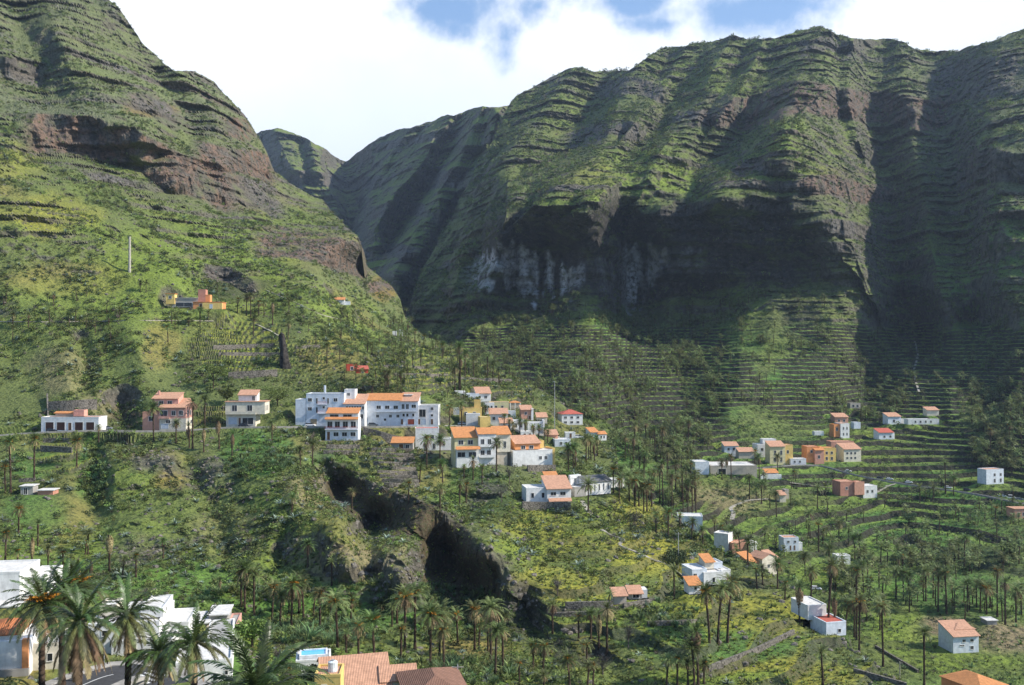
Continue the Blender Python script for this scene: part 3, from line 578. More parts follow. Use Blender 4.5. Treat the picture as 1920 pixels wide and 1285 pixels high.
class MB:
    def __init__(s): s.v = []; s.f = []
    def box(s, x0, x1, y0, y1, z0, z1):
        b = len(s.v); s.v += [(x0,y0,z0),(x1,y0,z0),(x1,y1,z0),(x0,y1,z0),(x0,y0,z1),(x1,y0,z1),(x1,y1,z1),(x0,y1,z1)]
        s.f += [tuple(b + i for i in q) for q in ((0,3,2,1),(4,5,6,7),(0,1,5,4),(1,2,6,5),(2,3,7,6),(3,0,4,7))]; return s
    def poly(s, pts, faces):
        b = len(s.v); s.v += [tuple(p) for p in pts]; s.f += [tuple(b + i for i in q) for q in faces]; return s
    def slab(s, pts, th):
        """a sloping panel: corner points of the top surface, thickened downwards"""
        n = len(pts); b = len(s.v); s.v += [tuple(p) for p in pts] + [(p[0], p[1], p[2] - th) for p in pts]
        s.f.append(tuple(b + i for i in range(n))); s.f.append(tuple(b + n + i for i in reversed(range(n))))
        for i in range(n):
            j = (i + 1) % n; s.f.append((b + j, b + i, b + n + i, b + n + j))
        return s
    def tube(s, pts, rads, n=6):
        b = len(s.v); P = [Vector(p) for p in pts]
        for k, p in enumerate(P):
            t = (P[min(k + 1, len(P) - 1)] - P[max(k - 1, 0)]).normalized()
            a = t.cross(Vector((0, 1, 0)) if abs(t.y) < 0.9 else Vector((1, 0, 0))).normalized(); c = t.cross(a)
            for i in range(n):
                an = 2 * math.pi * i / n; s.v.append(tuple(p + (a * math.cos(an) + c * math.sin(an)) * rads[k]))
        for k in range(len(P) - 1):
            for i in range(n):
                j = (i + 1) % n; s.f.append((b + k*n + i, b + k*n + j, b + (k+1)*n + j, b + (k+1)*n + i))
        s.f.append(tuple(b + i for i in reversed(range(n)))); s.f.append(tuple(b + (len(P)-1)*n + i for i in range(n))); return s
    def mesh(s, name, m):
        me = bpy.data.meshes.new(name); me.from_pydata(s.v, [], s.f); me.materials.append(m); me.update(); return me
    def build(s, name, m, parent=None, loc=None):
        o = bpy.data.objects.new(name, s.mesh(name, m)); COL.objects.link(o)
        if parent is not None: o.parent = parent
        if loc is not None: o.location = loc
        return o
def add(name, me, parent=None, loc=(0, 0, 0), rot=(0, 0, 0), scale=None):
    o = bpy.data.objects.new(name, me); COL.objects.link(o); o.location = loc; o.rotation_euler = rot
    if scale is not None: o.scale = scale
    if parent is not None: o.parent = parent
    return o
def thing(name, label, cat, loc=(0, 0, 0), rz=0, group=None):
    o = bpy.data.objects.new(name, None); COL.objects.link(o); o.location = loc; o.rotation_euler = (0, 0, rz)
    o.empty_display_size = 0.5; o['label'] = label; o['category'] = cat
    if group: o['group'] = group
    return o
def tag(o, label, cat, group=None):
    o['label'] = label; o['category'] = cat; o['kind'] = 'thing'
    if group: o['group'] = group
    return o

# ------------------------------------------------------------------ houses
HOUSES = []
LAND = []             # landmarks for wording the palms: (px, py, phrase)
def H(cx, yb, yaw, label, vols, sheet='A', short=None, d=None, cat='house', name='house', off=0):
    dd = d or float((rbfA if sheet == 'A' else rbfB)(np.array([cx]), np.array([yb]))[0]) + off
    x, y, z = unproj(cx, yb, dd); k = dd / FPX
    HOUSES.append((cx, yb, math.radians(yaw), label, vols, (x, y, z), k, cat, name))
    LAND.append((cx, yb - 10, short or label))
    x0 = min(v[0] for v in vols) * k; x1 = max(v[1] for v in vols) * k; y0 = min(v[4] for v in vols); y1 = max(v[4] + v[5] for v in vols)
    c, s = math.cos(math.radians(yaw)), math.sin(math.radians(yaw)); mx, my = (x0 + x1) / 2, (y0 + y1) / 2
    PADS.append((x + mx * c - my * s, y + mx * s + my * c, (x1 - x0) / 2 + 0.6, (y1 - y0) / 2 + 1.2, math.radians(yaw), z - 0.03, min(6.0, 2.5 + dd / 150)))
WIN_CACHE = {}
def window_meshes(w, h, kind):
    key = (round(w, 2), round(h, 2), kind)
    if key in WIN_CACHE: return WIN_CACHE[key]
    t = min(0.12, w * 0.1); f = MB(); d = 0.07
    f.box(-w/2 - t, -w/2, -d, 0.02, 0, h); f.box(w/2, w/2 + t, -d, 0.02, 0, h); f.box(-w/2 - t, w/2 + t, -d, 0.02, h, h + t)
    if kind != 'd': f.box(-w/2 - t - 0.05, w/2 + t + 0.05, -d - 0.06, 0.02, -t, 0)
    if kind == 'w' and w > 0.9: f.box(-0.03, 0.03, -0.05, 0.0, 0, h)
    p = MB(); p.box(-w/2, w/2, -0.025, 0.015, 0, h)
    fm = {'w': FRAMEW, 'd': FRAMEW, 'wb': FRAMEB, 'g': FRAMEW}.get(kind, FRAMEW)
    WIN_CACHE[key] = (f.mesh('window_frame', fm), p); return WIN_CACHE[key]
PANE_CACHE = {}
def opening(par, face, xc, z, w, h, kind, X0, X1, Y0, Y1):
    if face == 'F': loc, rz = (xc, Y0, z), 0
    elif face == 'R': loc, rz = (X1, Y0 + xc, z), math.pi / 2
    elif face == 'L': loc, rz = (X0, Y1 - xc, z), -math.pi / 2
    pm = {'w': GLASS, 'wb': GLASS, 'd': FRAMEB, 'gb': DOORB, 'gw': DOORW, 'gr': DOORR, 'gt': DOORT, 'o': GLASS}[kind]
    k2 = 'w' if kind in ('w', 'wb', 'o') else 'd'
    fm, pmb = window_meshes(w, h, 'wb' if kind == 'wb' else k2)
    nm = 'window' if kind in ('w', 'wb', 'o') else ('door' if kind == 'd' else 'garage_door')
    f = add(nm, fm, par, loc, (0, 0, rz))
    key = (round(w, 2), round(h, 2), pm.name)
    if key not in PANE_CACHE: PANE_CACHE[key] = pmb.mesh('pane', pm)
    add('pane' if nm == 'window' else 'panel', PANE_CACHE[key], f)
def build_house(cx, yb, yaw, label, vols, loc, k, cat, name):
    t = thing(name, label, cat, loc, yaw)
    for i, v in enumerate(vols):
        x0, x1, z0, z1 = (q * k for q in v[:4]); y0, dep, wc, roof, rc = v[4:9]; ops = v[9] if len(v) > 9 else []
        y1 = y0 + dep; e = 0.004 * i
        wname = 'wall' if wc != 'stone' else 'plinth'
        base = z0 - (4.0 if z0 <= 0.01 else 0)
        ov = 0.35
        if roof == 'flat':
            m = MB().box(x0, x1, y0, y1, base, z1 - 0.35); w_ = m.build(wname, wall_mat(wc), t)
            p = MB(); a = 0.22; zt = z1
            p.box(x0 - .03, x1 + .03, y0 - .03, y0 + a, z1 - .35, zt); p.box(x0 - .03, x1 + .03, y1 - a, y1 + .03, z1 - .35, zt)
            p.box(x0 - .03, x0 + a, y0 + a, y1 - a, z1 - .35, zt); p.box(x1 - a, x1 + .03, y0 + a, y1 - a, z1 - .35, zt); p.build('parapet', wall_mat(wc), t)
            MB().box(x0 + a, x1 - a, y0 + a, y1 - a, z1 - .35, z1 - .25).build('roof', roof_mat(rc), t)
        elif roof == 'slab':
            MB().box(x0, x1, y0, y1, base, z1 - 0.2).build(wname, wall_mat(wc), t)
            MB().box(x0 - ov, x1 + ov, y0 - ov, y1 + ov, z1 - .2, z1).build('roof', roof_mat(rc), t)
        elif roof == 'none':
            MB().box(x0, x1, y0, y1, base, z1).build(wname, wall_mat(wc), t)
        else:
            m = MB().box(x0, x1, y0, y1, base, z1)
            W, Dp = x1 - x0, dep; r = MB(); th = .16
            if roof == 'gx':                                     # ridge runs left-right
                h = Dp * .5 * .42; ym = (y0 + y1) / 2; s = h / (Dp / 2)
                m.poly([(x0, y0, z1), (x0, y1, z1), (x0, ym, z1 + h), (x1, y0, z1), (x1, y1, z1), (x1, ym, z1 + h)], [(1, 0, 2), (3, 4, 5)])
                r.slab([(x0 - ov, y0 - ov, z1 - ov * s + th), (x1 + ov, y0 - ov, z1 - ov * s + th), (x1 + ov, ym, z1 + h + th), (x0 - ov, ym, z1 + h + th)], th)
                r.slab([(x0 - ov, ym, z1 + h + th), (x1 + ov, ym, z1 + h + th), (x1 + ov, y1 + ov, z1 - ov * s + th), (x0 - ov, y1 + ov, z1 - ov * s + th)], th)
            elif roof == 'gy':
                h = W * .5 * .42; xm = (x0 + x1) / 2; s = h / (W / 2)
                m.poly([(x0, y0, z1), (x1, y0, z1), (xm, y0, z1 + h), (x0, y1, z1), (x1, y1, z1), (xm, y1, z1 + h)], [(0, 1, 2), (4, 3, 5)])
                r.slab([(x0 - ov, y0 - ov, z1 - ov * s + th), (xm, y0 - ov, z1 + h + th), (xm, y1 + ov, z1 + h + th), (x0 - ov, y1 + ov, z1 - ov * s + th)], th)
                r.slab([(xm, y0 - ov, z1 + h + th), (x1 + ov, y0 - ov, z1 - ov * s + th), (x1 + ov, y1 + ov, z1 - ov * s + th), (xm, y1 + ov, z1 + h + th)], th)
            elif roof == 'hip':
                h = min(W, Dp) * .5 * .42; xa = (x0 + x1) / 2 - max(0, (W - Dp) / 2); xb = (x0 + x1) / 2 + max(0, (W - Dp) / 2)
                ya = (y0 + y1) / 2 - max(0, (Dp - W) / 2); yb_ = (y0 + y1) / 2 + max(0, (Dp - W) / 2); zt = z1 + h + th
                A, B_, C2, D2 = (x0 - ov, y0 - ov, z1 + th), (x1 + ov, y0 - ov, z1 + th), (x1 + ov, y1 + ov, z1 + th), (x0 - ov, y1 + ov, z1 + th)
                if W >= Dp: P, Q = (xa, ya, zt), (xb, ya, zt); fs = [[A, B_, Q, P], [B_, C2, Q], [C2, D2, P, Q], [D2, A, P]]
                else: P, Q = (xa, ya, zt), (xa, yb_, zt); fs = [[A, B_, P], [B_, C2, Q, P], [C2, D2, Q], [D2, A, P, Q]]
                for q in fs: r.slab(q, th)
            elif roof in ('mono', 'monoR'):
                h = Dp * .33; s = .33
                m.poly([(x0, y0, z1), (x0, y1, z1), (x0, y1, z1 + h), (x1, y0, z1), (x1, y1, z1), (x1, y1, z1 + h)], [(1, 0, 2), (3, 4, 5), (0, 3, 5, 2), (4, 1, 2, 5)])
                r.slab([(x0 - ov, y0 - ov - .3, z1 - (ov + .3) * s + th), (x1 + ov, y0 - ov - .3, z1 - (ov + .3) * s + th), (x1 + ov, y1 + .1, z1 + h + th), (x0 - ov, y1 + .1, z1 + h + th)], th)
            m.build(wname, wall_mat(wc), t); r.build('roof', roof_mat(rc), t)
        for op in ops:
            fc, xs, zz, ww, hh, kd = op
            if kd in ('b', 'br'):                                 # balcony: slab and rail along the front
                xa, xb = xs[0] * k, xs[1] * k; z = zz * k
                bo = MB().box(xa, xb, y0 - 1.1, y0 + .05, z - .18, z).build('balcony', wall_mat(wc), t)
                rl = MB()
                if kd == 'b': rl.box(xa, xb, y0 - 1.1, y0 - 1.0, z, z + .75)
                else:
                    n = max(3, int((xb - xa) / .45))
                    for q in range(n + 1):
                        xx = xa + (xb - xa - .06) * q / n; rl.box(xx, xx + .06, y0 - 1.1, y0 - 1.04, z, z + .9)
                rl.box(xa - .02, xb + .02, y0 - 1.12, y0 - 1.02, z + (.76 if kd == 'b' else .9), z + (.82 if kd == 'b' else 1.0))
                rl.build('railing', RAILR if kd == 'br' else wall_mat(wc), bo); continue
            if kd == 'ch':                                        # chimney
                for xx in xs:
                    c_ = MB().box(xx * k - .35, xx * k + .35, y0 + dep * .5, y0 + dep * .5 + .7, z1 - .3, z1 + hh * k).build('chimney', wall_mat(wc), t)
                continue
            if kd == 'eave':                                      # a lean-to tiled eave on the front
                xa, xb = xs[0] * k, xs[1] * k; z = zz * k
                MB().slab([(xa, y0 - 1.3, z), (xb, y0 - 1.3, z), (xb, y0 + .02, z + hh * k), (xa, y0 + .02, z + hh * k)], .16).build('roof', roof_mat(rc if rc in ('orange', 'salmon', 'red', 'terracotta', 'brown') else 'orange'), t); continue
            for xx in xs:
                opening(t, fc, xx * k + (0 if fc == 'F' else 0), zz * k, ww * k, hh * k, kd, x0, x1, y0, y1)
    return t
# ---- the houses: pixel position of the front foot, then volumes (x0, x1, z0, z1 in px; front offset and depth in m; wall; roof; roof colour; openings)
# along the road on the left
H(131, 808, 0, 'long low white garage building with five dark doors beside the road', [
    (-54, 54, 0, 26, 0, 7, 'white', 'flat', 'salmon', [('F', [-38, -17, 17, 38], 1, 15, 15, 'gb'), ('F', [0], 1, 6, 14, 'd')]),
    (-40, 0, 26, 32, 5.0, 1.2, 'beige', 'mono', 'orange'), (-2, 18, 26, 38, 3.5, 3.0, 'pink', 'flat', 'pale', [('F', [8], 2, 5, 8, 'w')])], short='the long white garage building')
H(307, 806, 2, 'pink terraced house with salmon tiled roofs and a white chimney by the parked red car', [
    (-8, 41, 0, 21, 0, 9, 'cream', 'none', 'salmon', [('F', [2], 2, 13, 9, 'gw'), ('F', [24], 8, 9, 7, 'w'), ('F', [8], 12, 8, 6, 'w'), ('R', [15, 30], 10, 7, 6, 'w')]),
    (-8, 41, 21, 42, 0, 9, 'pink', 'mono', 'salmon', [('F', [0], 1.5 + 22, 13, 12, 'o'), ('F', [18, 32], 27, 7, 8, 'w'), ('F', (-8, 12), 22, 0, 0, 'b'), ('R', [12, 28], 27, 6, 8, 'w')]),
    (-42, -8, 0, 33, 1.5, 8, 'salmon', 'flat', 'salmon', [('F', [-26], 16, 8, 8, 'w')]),
    (-26, 22, 42, 58, 3, 6, 'pink', 'mono', 'salmon', [('F', [-10, 6], 45, 8, 8, 'w'), ('F', [-20], 0, 0, 14, 'ch')])], short='the pink terraced house')
H(460, 797, 4, 'cream two storey house with a slanted salmon roof hut and garage below', [
    (-36, 18, 0, 20, .6, 9, 'cream', 'none', 'grey', [('F', [-24], 1, 15, 13, 'gw'), ('F', [4], 1, 20, 12, 'o'), ('F', [-11], 1, 4, 12, 'd')]),
    (-37, 36, 20, 44, 0, 9, 'cream', 'slab', 'salmon', [('F', [-20, 8], 26, 9, 11, 'w'), ('F', (-34, 20), 21, 0, 0, 'b'), ('R', [8, 18, 27], 26, 4, 10, 'w')]),
    (-16, 18, 44, 56, 3, 5, 'white', 'mono', 'salmon', [('F', [12], 45, 5, 8, 'w')])], short='the cream two storey house')
H(618, 797, 0, 'large white three storey block with many small windows beside the road', [
    (-64, -45, 0, 48, 0, 9, 'bluewhite', 'flat', 'grey', []),
    (-44, 27, 0, 59, 0, 10, 'bluewhite', 'flat', 'grey', [('F', [-37, 11], 44, 7, 6, 'w'), ('F', [-37, 11], 27, 7, 6, 'w'), ('F', [-24, -3], 40, 3, 10, 'w'), ('F', [-24, -3], 23, 3, 10, 'w'), ('F', [-11], 48, 4, 4, 'w'), ('F', [-11], 31, 4, 4, 'w'),
                                       ('F', (-22, -5), 39, 0, 0, 'br'), ('F', (-22, -5), 22, 0, 0, 'br'), ('F', [-30], 1, 12, 10, 'gt'), ('F', [-14], 58, 0, 14, 'ch')]),
    (27, 66, 0, 40, -.5, 10, 'white', 'mono', 'salmon', [('F', [33, 38, 43, 48, 53, 58, 63], 29, 3.4, 6, 'w'), ('F', [32, 60], 12, 6, 8, 'w')]),
    (24, 44, 40, 66, 4, 6, 'white', 'flat', 'grey', [('F', [32], 54, 5, 5, 'w')])], short='the large white three storey block')
H(640, 826, 0, 'narrow white house with two orange eaves and a red balcony below the road', [
    (-30, 31, 0, 22, 0, 7, 'bluewhite', 'none', 'orange', [('F', [-10, 6, 22], 8, 9, 7, 'w'), ('F', [-24], 1, 5, 15, 'd'), ('F', (-30, 31), 21, 0, 0, 'br')]),
    (-30, 31, 22, 41, .5, 6.5, 'white', 'none', 'orange', [('F', [-22, -8, 7, 22], 24, 9, 11, 'o'), ('F', (-31, 32), 40, 0, 4, 'eave')]),
    (-29, 30, 41, 51, 1.6, 5.0, 'white', 'mono', 'orange', [('F', [-15, 10], 43, 16, 5, 'o')]),
    (-33, 34, -16, 0, -2.2, 9, 'stone', 'none', 'grey', [])], short='the white house with the red balcony', d=349)
H(752, 797, 0, 'long white house with a broad orange tiled roof and rows of windows', [
    (-66, 0, 0, 46, 0, 12, 'bluewhite', 'gx', 'orange', [('F', [-42, -26, -10], 30, 8, 6, 'w'), ('F', [-44, -20, -6], 14, 5, 5, 'w'), ('F', [-30], 8, 4, 4, 'w'), ('F', (-50, 0), 25, 0, 0, 'b')]),
    (0, 32, 0, 45, -.4, 9, 'bluewhite', 'mono', 'salmon', [('F', [4, 12], 30, 5, 9, 'o'), ('F', [24], 32, 8, 6, 'w'), ('F', [5, 12, 23], 16, 4, 5, 'w'), ('F', [2], 1, 4, 10, 'd'), ('F', [19], 1, 12, 10, 'gr'), ('F', (0, 30), 26, 0, 0, 'b')]),
    (32, 70, 0, 37, 0, 9, 'white', 'flat', 'grey', [('F', [40], 15, 12, 14, 'o'), ('F', [58], 28, 5, 5, 'w'), ('F', [58], 16, 4, 4, 'w'), ('F', [34, 58], 1, 4, 10, 'd'), ('F', [43], 1, 7, 10, 'gw')]),
    (4, 18, 45, 56, 4, 4, 'grey', 'slab', 'pale', [('F', [11], 47, 6, 5, 'o')])], short='the long white house with the broad orange roof')
H(806, 845, 6, 'plain white cube house with two windows under the road wall', [
    (-27, 17, 0, 42, 0, 7, 'white', 'flat', 'red', [('F', [-5, 4], 20, 7, 9, 'w'), ('F', [-8, 8], 3, 5, 10, 'w')]), (17, 40, 0, 22, 1, 6, 'white', 'flat', 'grey', [('F', [26], 8, 5, 8, 'w')]),
    (-29, 42, -18, 0, -.4, 8, 'stone', 'none', 'grey')], short='the plain white cube house')
H(756, 845, 0, 'small shed with an orange tiled roof tucked beside the white cube house', [(-22, 18, 0, 15, 0, 5, 'grey', 'mono', 'orange', [('F', [-4], 1, 8, 11, 'd'), ('F', [8], 3, 6, 8, 'w')])], cat='shed', name='shed', short='the small orange roofed shed')
H(905, 876, 12, 'tall yellow and white house with four orange tiled roofs', [
    (-52, -8, 0, 56, 1.5, 9, 'paleyellow', 'mono', 'orange', [('F', [-40, -22], 42, 9, 8, 'w')]),
    (-50, -8, 0, 34, -.8, 2.6, 'white', 'none', 'orange', [('F', [-41, -20], 20, 14, 9, 'o'), ('F', (-52, -6), 35, 0, 5, 'eave')]),
    (-8, 26, 0, 62, 0, 9, 'white', 'gx', 'orange', [('F', [0, 13], 42, 6, 10, 'w'), ('F', [0, 12], 22, 7, 9, 'w'), ('F', (-6, 24), 19, 0, 0, 'b'), ('F', (-6, 24), 39, 0, 0, 'b')]),
    (26, 56, 26, 60, 2.5, 7, 'cream', 'mono', 'orange', [('F', [34, 45], 34, 5, 12, 'w')]), (26, 50, 0, 26, 3, 6, 'beige', 'flat', 'pale')], short='the tall yellow and white house')
H(1004, 874, 18, 'white house with yellow corner and stacked salmon roof terraces', [
    (-44, 34, 0, 30, 0, 10, 'white', 'flat', 'pale', [('F', [10, 21], 12, 5, 6, 'w')]), (34, 40, 0, 32, .4, 8, 'yellow', 'flat', 'pale'),
    (-36, 14, 30, 42, 2.5, 7, 'orange', 'mono', 'salmon', [('F', [-20, -4], 31, 8, 6, 'w')]), (-2, 28, 30, 44, 6, 5, 'yellow', 'flat', 'salmon')], short='the white house with the yellow corner')
H(1030, 941, 10, 'low white house with two salmon roofs on a walled terrace', [
    (-44, 0, 0, 27, 0, 8, 'white', 'flat', 'pale', [('F', [-32, -12], 8, 5, 9, 'w')]), (-6, 40, 0, 26, -1.5, 9, 'white', 'mono', 'salmon', [('F', [6, 24], 13, 10, 6, 'w'), ('F', (-4, 40), 3, 0, 5, 'eave')]),
    (2, 26, 32, 40, 7.5, 4, 'beige', 'mono', 'orange'), (-46, 46, -14, 0, -3, 12, 'stone', 'none', 'grey')], short='the low white house with salmon roofs')
H(1112, 928, 28, 'white chapel with narrow arched windows, dark grey roof and a small belfry', [
    (-18, 40, 0, 24, 0, 8, 'white', 'gx', 'darkgrey', [('F', [-6, 4, 14, 24, 34], 8, 2.4, 11, 'w')]), (-44, -18, 0, 18, -1, 8, 'grey', 'flat', 'pale'),
    (-36, -28, 18, 30, 4, 1.0, 'white', 'none', 'pale'), (-22, -14, 18, 30, 4, 1.0, 'white', 'none', 'pale'), (-37, -13, 30, 36, 3.9, 1.2, 'white', 'none', 'pale')], cat='chapel', name='chapel', short='the white chapel')
H(1158, 914, 22, 'small plain white annex standing right of the chapel', [(-14, 14, 0, 15, 0, 5, 'white', 'flat', 'pale')], cat='building', name='annex', short='the chapel annex')
# the cluster on the crest
H(886, 762, 10, 'white stepped house at the top left of the hamlet', [
    (-30, -12, 4, 28, 4, 6, 'white', 'flat', 'grey'), (-18, 12, 0, 24, 0, 7, 'bluewhite', 'flat', 'pale', [('F', [-2], 12, 4, 4, 'w'), ('F', [6], 4, 4, 4, 'w')]),
    (8, 36, -4, 24, 2, 8, 'white', 'mono', 'salmon', [('F', [14, 26], 14, 5, 5, 'w'), ('F', [14, 26], 2, 5, 5, 'w'), ('F', (8, 34), 9, 0, 0, 'b')])], short='the white stepped house', off=25)
H(896, 796, 4, 'yellow flat roofed house with white side wall behind two palms', [
    (-34, 8, 0, 30, 4, 7, 'yellow', 'flat', 'salmon', [('F', [-22, -6], 16, 5, 6, 'w')]), (-22, 4, 0, 20, 0, 4, 'white', 'flat', 'pale'), (-6, 6, 28, 44, 6, 4, 'yellow', 'flat', 'salmon')], short='the yellow flat roofed house')
H(909, 806, 12, 'bright yellow cube below the flat roofed yellow house', [(-9, 11, 0, 24, 0, 5, 'yellow', 'flat', 'pale')], short='the bright yellow cube', cat='house')
H(938, 774, 4, 'pale yellow block under the small pavilion', [(-20, 16, 0, 20, 0, 7, 'paleyellow', 'flat', 'salmon', [('F', [-8, 4], 8, 4, 5, 'w')])], off=15, short='the pale yellow block')
H(932, 792, 4, 'white house with a salmon roof in the middle of the hamlet', [(-14, 20, 0, 16, 0, 6, 'white', 'mono', 'salmon', [('F', [-6, 6], 4, 5, 6, 'w')])], short='the white house with salmon roof')
H(966, 768, 6, 'small pavilion with an orange hipped roof and white pillars', [(-10, 10, 0, 12, 1, 4, 'beige', 'hip', 'orange'), (-10, -8.5, 0, 12, -.6, .5, 'white', 'none', 'pale'), (-1, .5, 0, 12, -.6, .5, 'white', 'none', 'pale'), (8.5, 10, 0, 12, -.6, .5, 'white', 'none', 'pale')], off=10, cat='pavilion', name='pavilion', short='the orange roofed pavilion')
H(988, 788, 8, 'pink house with one white side wall behind the lamp post', [(-11, 10, 0, 20, 0, 5, 'salmon', 'mono', 'salmon', [('F', [-2], 10, 4, 5, 'w'), ('F', [5], 2, 4, 6, 'd')]), (8, 12, 0, 22, -.5, 5, 'white', 'none', 'pale')], short='the pink house')
H(975, 806, 6, 'low white house wall with arches beneath the pink house', [(-16, 8, 0, 18, 0, 5, 'white', 'flat', 'pale', [('F', [-8, 2], 4, 5, 8, 'o')])], short='the low white house')
H(1004, 808, 6, 'long white garden house at the right end of the hamlet', [(-14, 14, 0, 16, 0, 5, 'white', 'flat', 'pale', [('F', [-6, 6], 4, 4, 6, 'w')]), (14, 17, 0, 20, -.5, 4, 'white', 'none', 'pale')], short='the long white garden house')
H(1074, 797, 10, 'square white villa with a pink hipped roof standing alone on the crest', [(-21, 19, 0, 20, 0, 9, 'white', 'hip', 'red', [('F', [-14, -2], 12, 5, 4, 'w'), ('F', [-14, -2, 10], 3, 5, 4, 'w'), ('F', [10], 12, 5, 4, 'w')])], short='the white villa with pink roof')
H(1056, 838, 8, 'bluish white flat house behind the palms', [(-16, 14, 0, 14, 0, 7, 'bluewhite', 'flat', 'pale', [('F', [-4, 6], 4, 4, 5, 'w')])], short='the bluish white flat house')
H(1070, 822, 5, 'tiny white shed with one door beside parked cars', [(-10, 9, 0, 11, 0, 4, 'white', 'flat', 'pale', [('F', [0], 1, 4, 8, 'd')])], cat='shed', name='shed', short='the tiny white shed')
H(1120, 826, 20, 'small white house with an orange roof at the crest edge', [(-14, 2, 4, 16, 0, 5, 'bluewhite', 'mono', 'orange'), (0, 17, 0, 12, -1, 5, 'white', 'gx', 'orange', [('F', [6, 12], 4, 3, 5, 'w')])], short='the small white house at the crest edge')
# more houses packed into the hamlet on the crest
H(918, 778, 6, 'narrow white house squeezed between the yellow blocks', [(-8, 9, 0, 22, 0, 5, 'white', 'flat', 'salmon', [('F', [-2, 4], 12, 3, 5, 'w')])], off=6, short='the narrow white house')
H(950, 806, 8, 'white walled yard house with a salmon lean-to roof', [(-12, 12, 0, 13, 0, 5, 'white', 'mono', 'salmon', [('F', [-4, 5], 3, 4, 6, 'w')])], short='the white yard house')
H(958, 786, 4, 'small white cube house with a blue green terrace', [(-11, 9, 0, 15, 0, 5, 'white', 'flat', 'grey', [('F', [-3], 5, 4, 5, 'w')])], off=6, short='the small white cube house')
H(1016, 796, 6, 'small cream house behind the long garden house', [(-9, 10, 0, 14, 0, 5, 'cream', 'mono', 'salmon', [('F', [0], 4, 4, 5, 'w')])], off=5, short='the small cream house')
H(872, 778, 4, 'white garage wall beside the long white house', [(-22, 8, 0, 13, 0, 4, 'white', 'flat', 'grey', [('F', [-10], 2, 8, 8, 'gw')])], off=6, short='the white garage wall')
H(990, 822, 10, 'pale house hidden behind the palms under the hamlet', [(-14, 12, 0, 13, 0, 5, 'white', 'flat', 'pale', [('F', [-6, 4], 4, 4, 5, 'w')])], short='the pale hidden house')
H(1036, 826, 8, 'low pink garden house next to the bluish white one', [(-12, 10, 0, 11, 0, 5, 'salmon', 'mono', 'salmon')], short='the low pink garden house')
# on the left slope
H(366, 580, 4, 'orange and yellow farmhouse with a square tower high on the left slope', [
    (-4, 50, 0, 14, 0, 7, 'orange', 'slab', 'orange', [('F', [10], 1, 5, 9, 'd')]), (14, 50, 0, 12, -.8, 1, 'yellow', 'none', 'orange', [('F', [30], 1, 5, 8, 'gw')]),
    (2, 16, 14, 38, 3, 4, 'brick', 'flat', 'salmon'), (16, 24, 14, 28, 3, 4, 'orange', 'flat', 'salmon'), (-46, 2, 4, 22, 3, 7, 'grey', 'slab', 'pale', [('F', [-24], 5, 30, 8, 'o')]), (-56, -40, 10, 30, 2, 4, 'yellow', 'slab', 'orange', [('F', [-48], 20, 5, 5, 'w')])], short='the orange and yellow farmhouse')
H(640, 572, 8, 'tiny white cottage with an orange roof alone on the upper slope', [(-14, 6, 0, 10, 0, 5, 'white', 'mono', 'orange', [('F', [-8], 1, 6, 6, 'o')]), (6, 16, 0, 7, 1, 4, 'bluewhite', 'flat', 'pale')], short='the tiny white cottage')
H(666, 700, 14, 'dark red shed with stepped roofs on the slope above the houses', [(-16, 4, 4, 17, 0, 5, 'red', 'flat', 'red', [('F', [-6], 6, 5, 6, 'w')]), (2, 24, -4, 8, 0, 4, 'red', 'mono', 'red', [('F', [14], -2, 4, 5, 'w')])], cat='shed', name='shed', short='the dark red shed')
H(742, 630, 8, 'two small white huts on the ridge edge', [(-6, 2, 0, 9, 0, 3, 'white', 'none', 'pale'), (6, 13, 0, 12, 0, 3, 'white', 'none', 'pale')], cat='hut', name='hut', short='the white huts on the ridge edge')
H(50, 928, 6, 'small concrete pump house on the green terrace at far left', [(-11, 11, 0, 17, 0, 4, 'grey', 'slab', 'pale', [('F', [-2], 1, 6, 12, 'o')])], cat='hut', name='hut', short='the concrete pump house')
H(85, 928, 4, 'low open concrete shelter next to the pump house', [(-14, 14, 0, 9, 0, 4, 'brick', 'slab', 'pale')], cat='shelter', name='shelter', short='the low concrete shelter')
# spur foot
H(1333, 1098, 14, 'white house of stacked cubes at the foot of the spur', [
    (-38, -8, 8, 32, 0, 7, 'bluewhite', 'flat', 'pale', [('F', [-32], 12, 6, 12, 'w')]), (-16, 24, 2, 26, -.5, 8, 'white', 'flat', 'pale', [('F', [4], 6, 5, 9, 'w')]), (-2, 16, 26, 40, 3, 4, 'cream', 'mono', 'orange'),
    (16, 34, 26, 38, 3, 5, 'bluewhite', 'flat', 'pale'), (20, 44, 0, 26, 1, 6, 'white', 'flat', 'pale')], short='the house of stacked white cubes', off=4)
H(1304, 1114, 10, 'small white shed with a terracotta roof below the stacked cubes', [(-13, 11, 0, 18, 0, 3.6, 'white', 'mono', 'orange', [('F', [0], 8, 5, 6, 'w')])], cat='shed', name='shed', short='the terracotta roofed shed', off=-6)
H(1164, 1133, 8, 'ruined stone hut with a rusty tile roof on the terrace wall', [(-13, 11, 0, 17, 0, 3.2, 'beige', 'mono', 'salmon')], cat='hut', name='hut', short='the ruined stone hut')
H(1198, 1126, 6, 'half collapsed grey hut beside the ruined stone hut', [(-17, 8, 0, 12, 1, 3.2, 'grey', 'mono', 'salmon', [('F', [-4], 3, 12, 7, 'o')]), (8, 20, 0, 16, 2, 3, 'white', 'none', 'pale')], cat='hut', name='hut', short='the half collapsed hut')
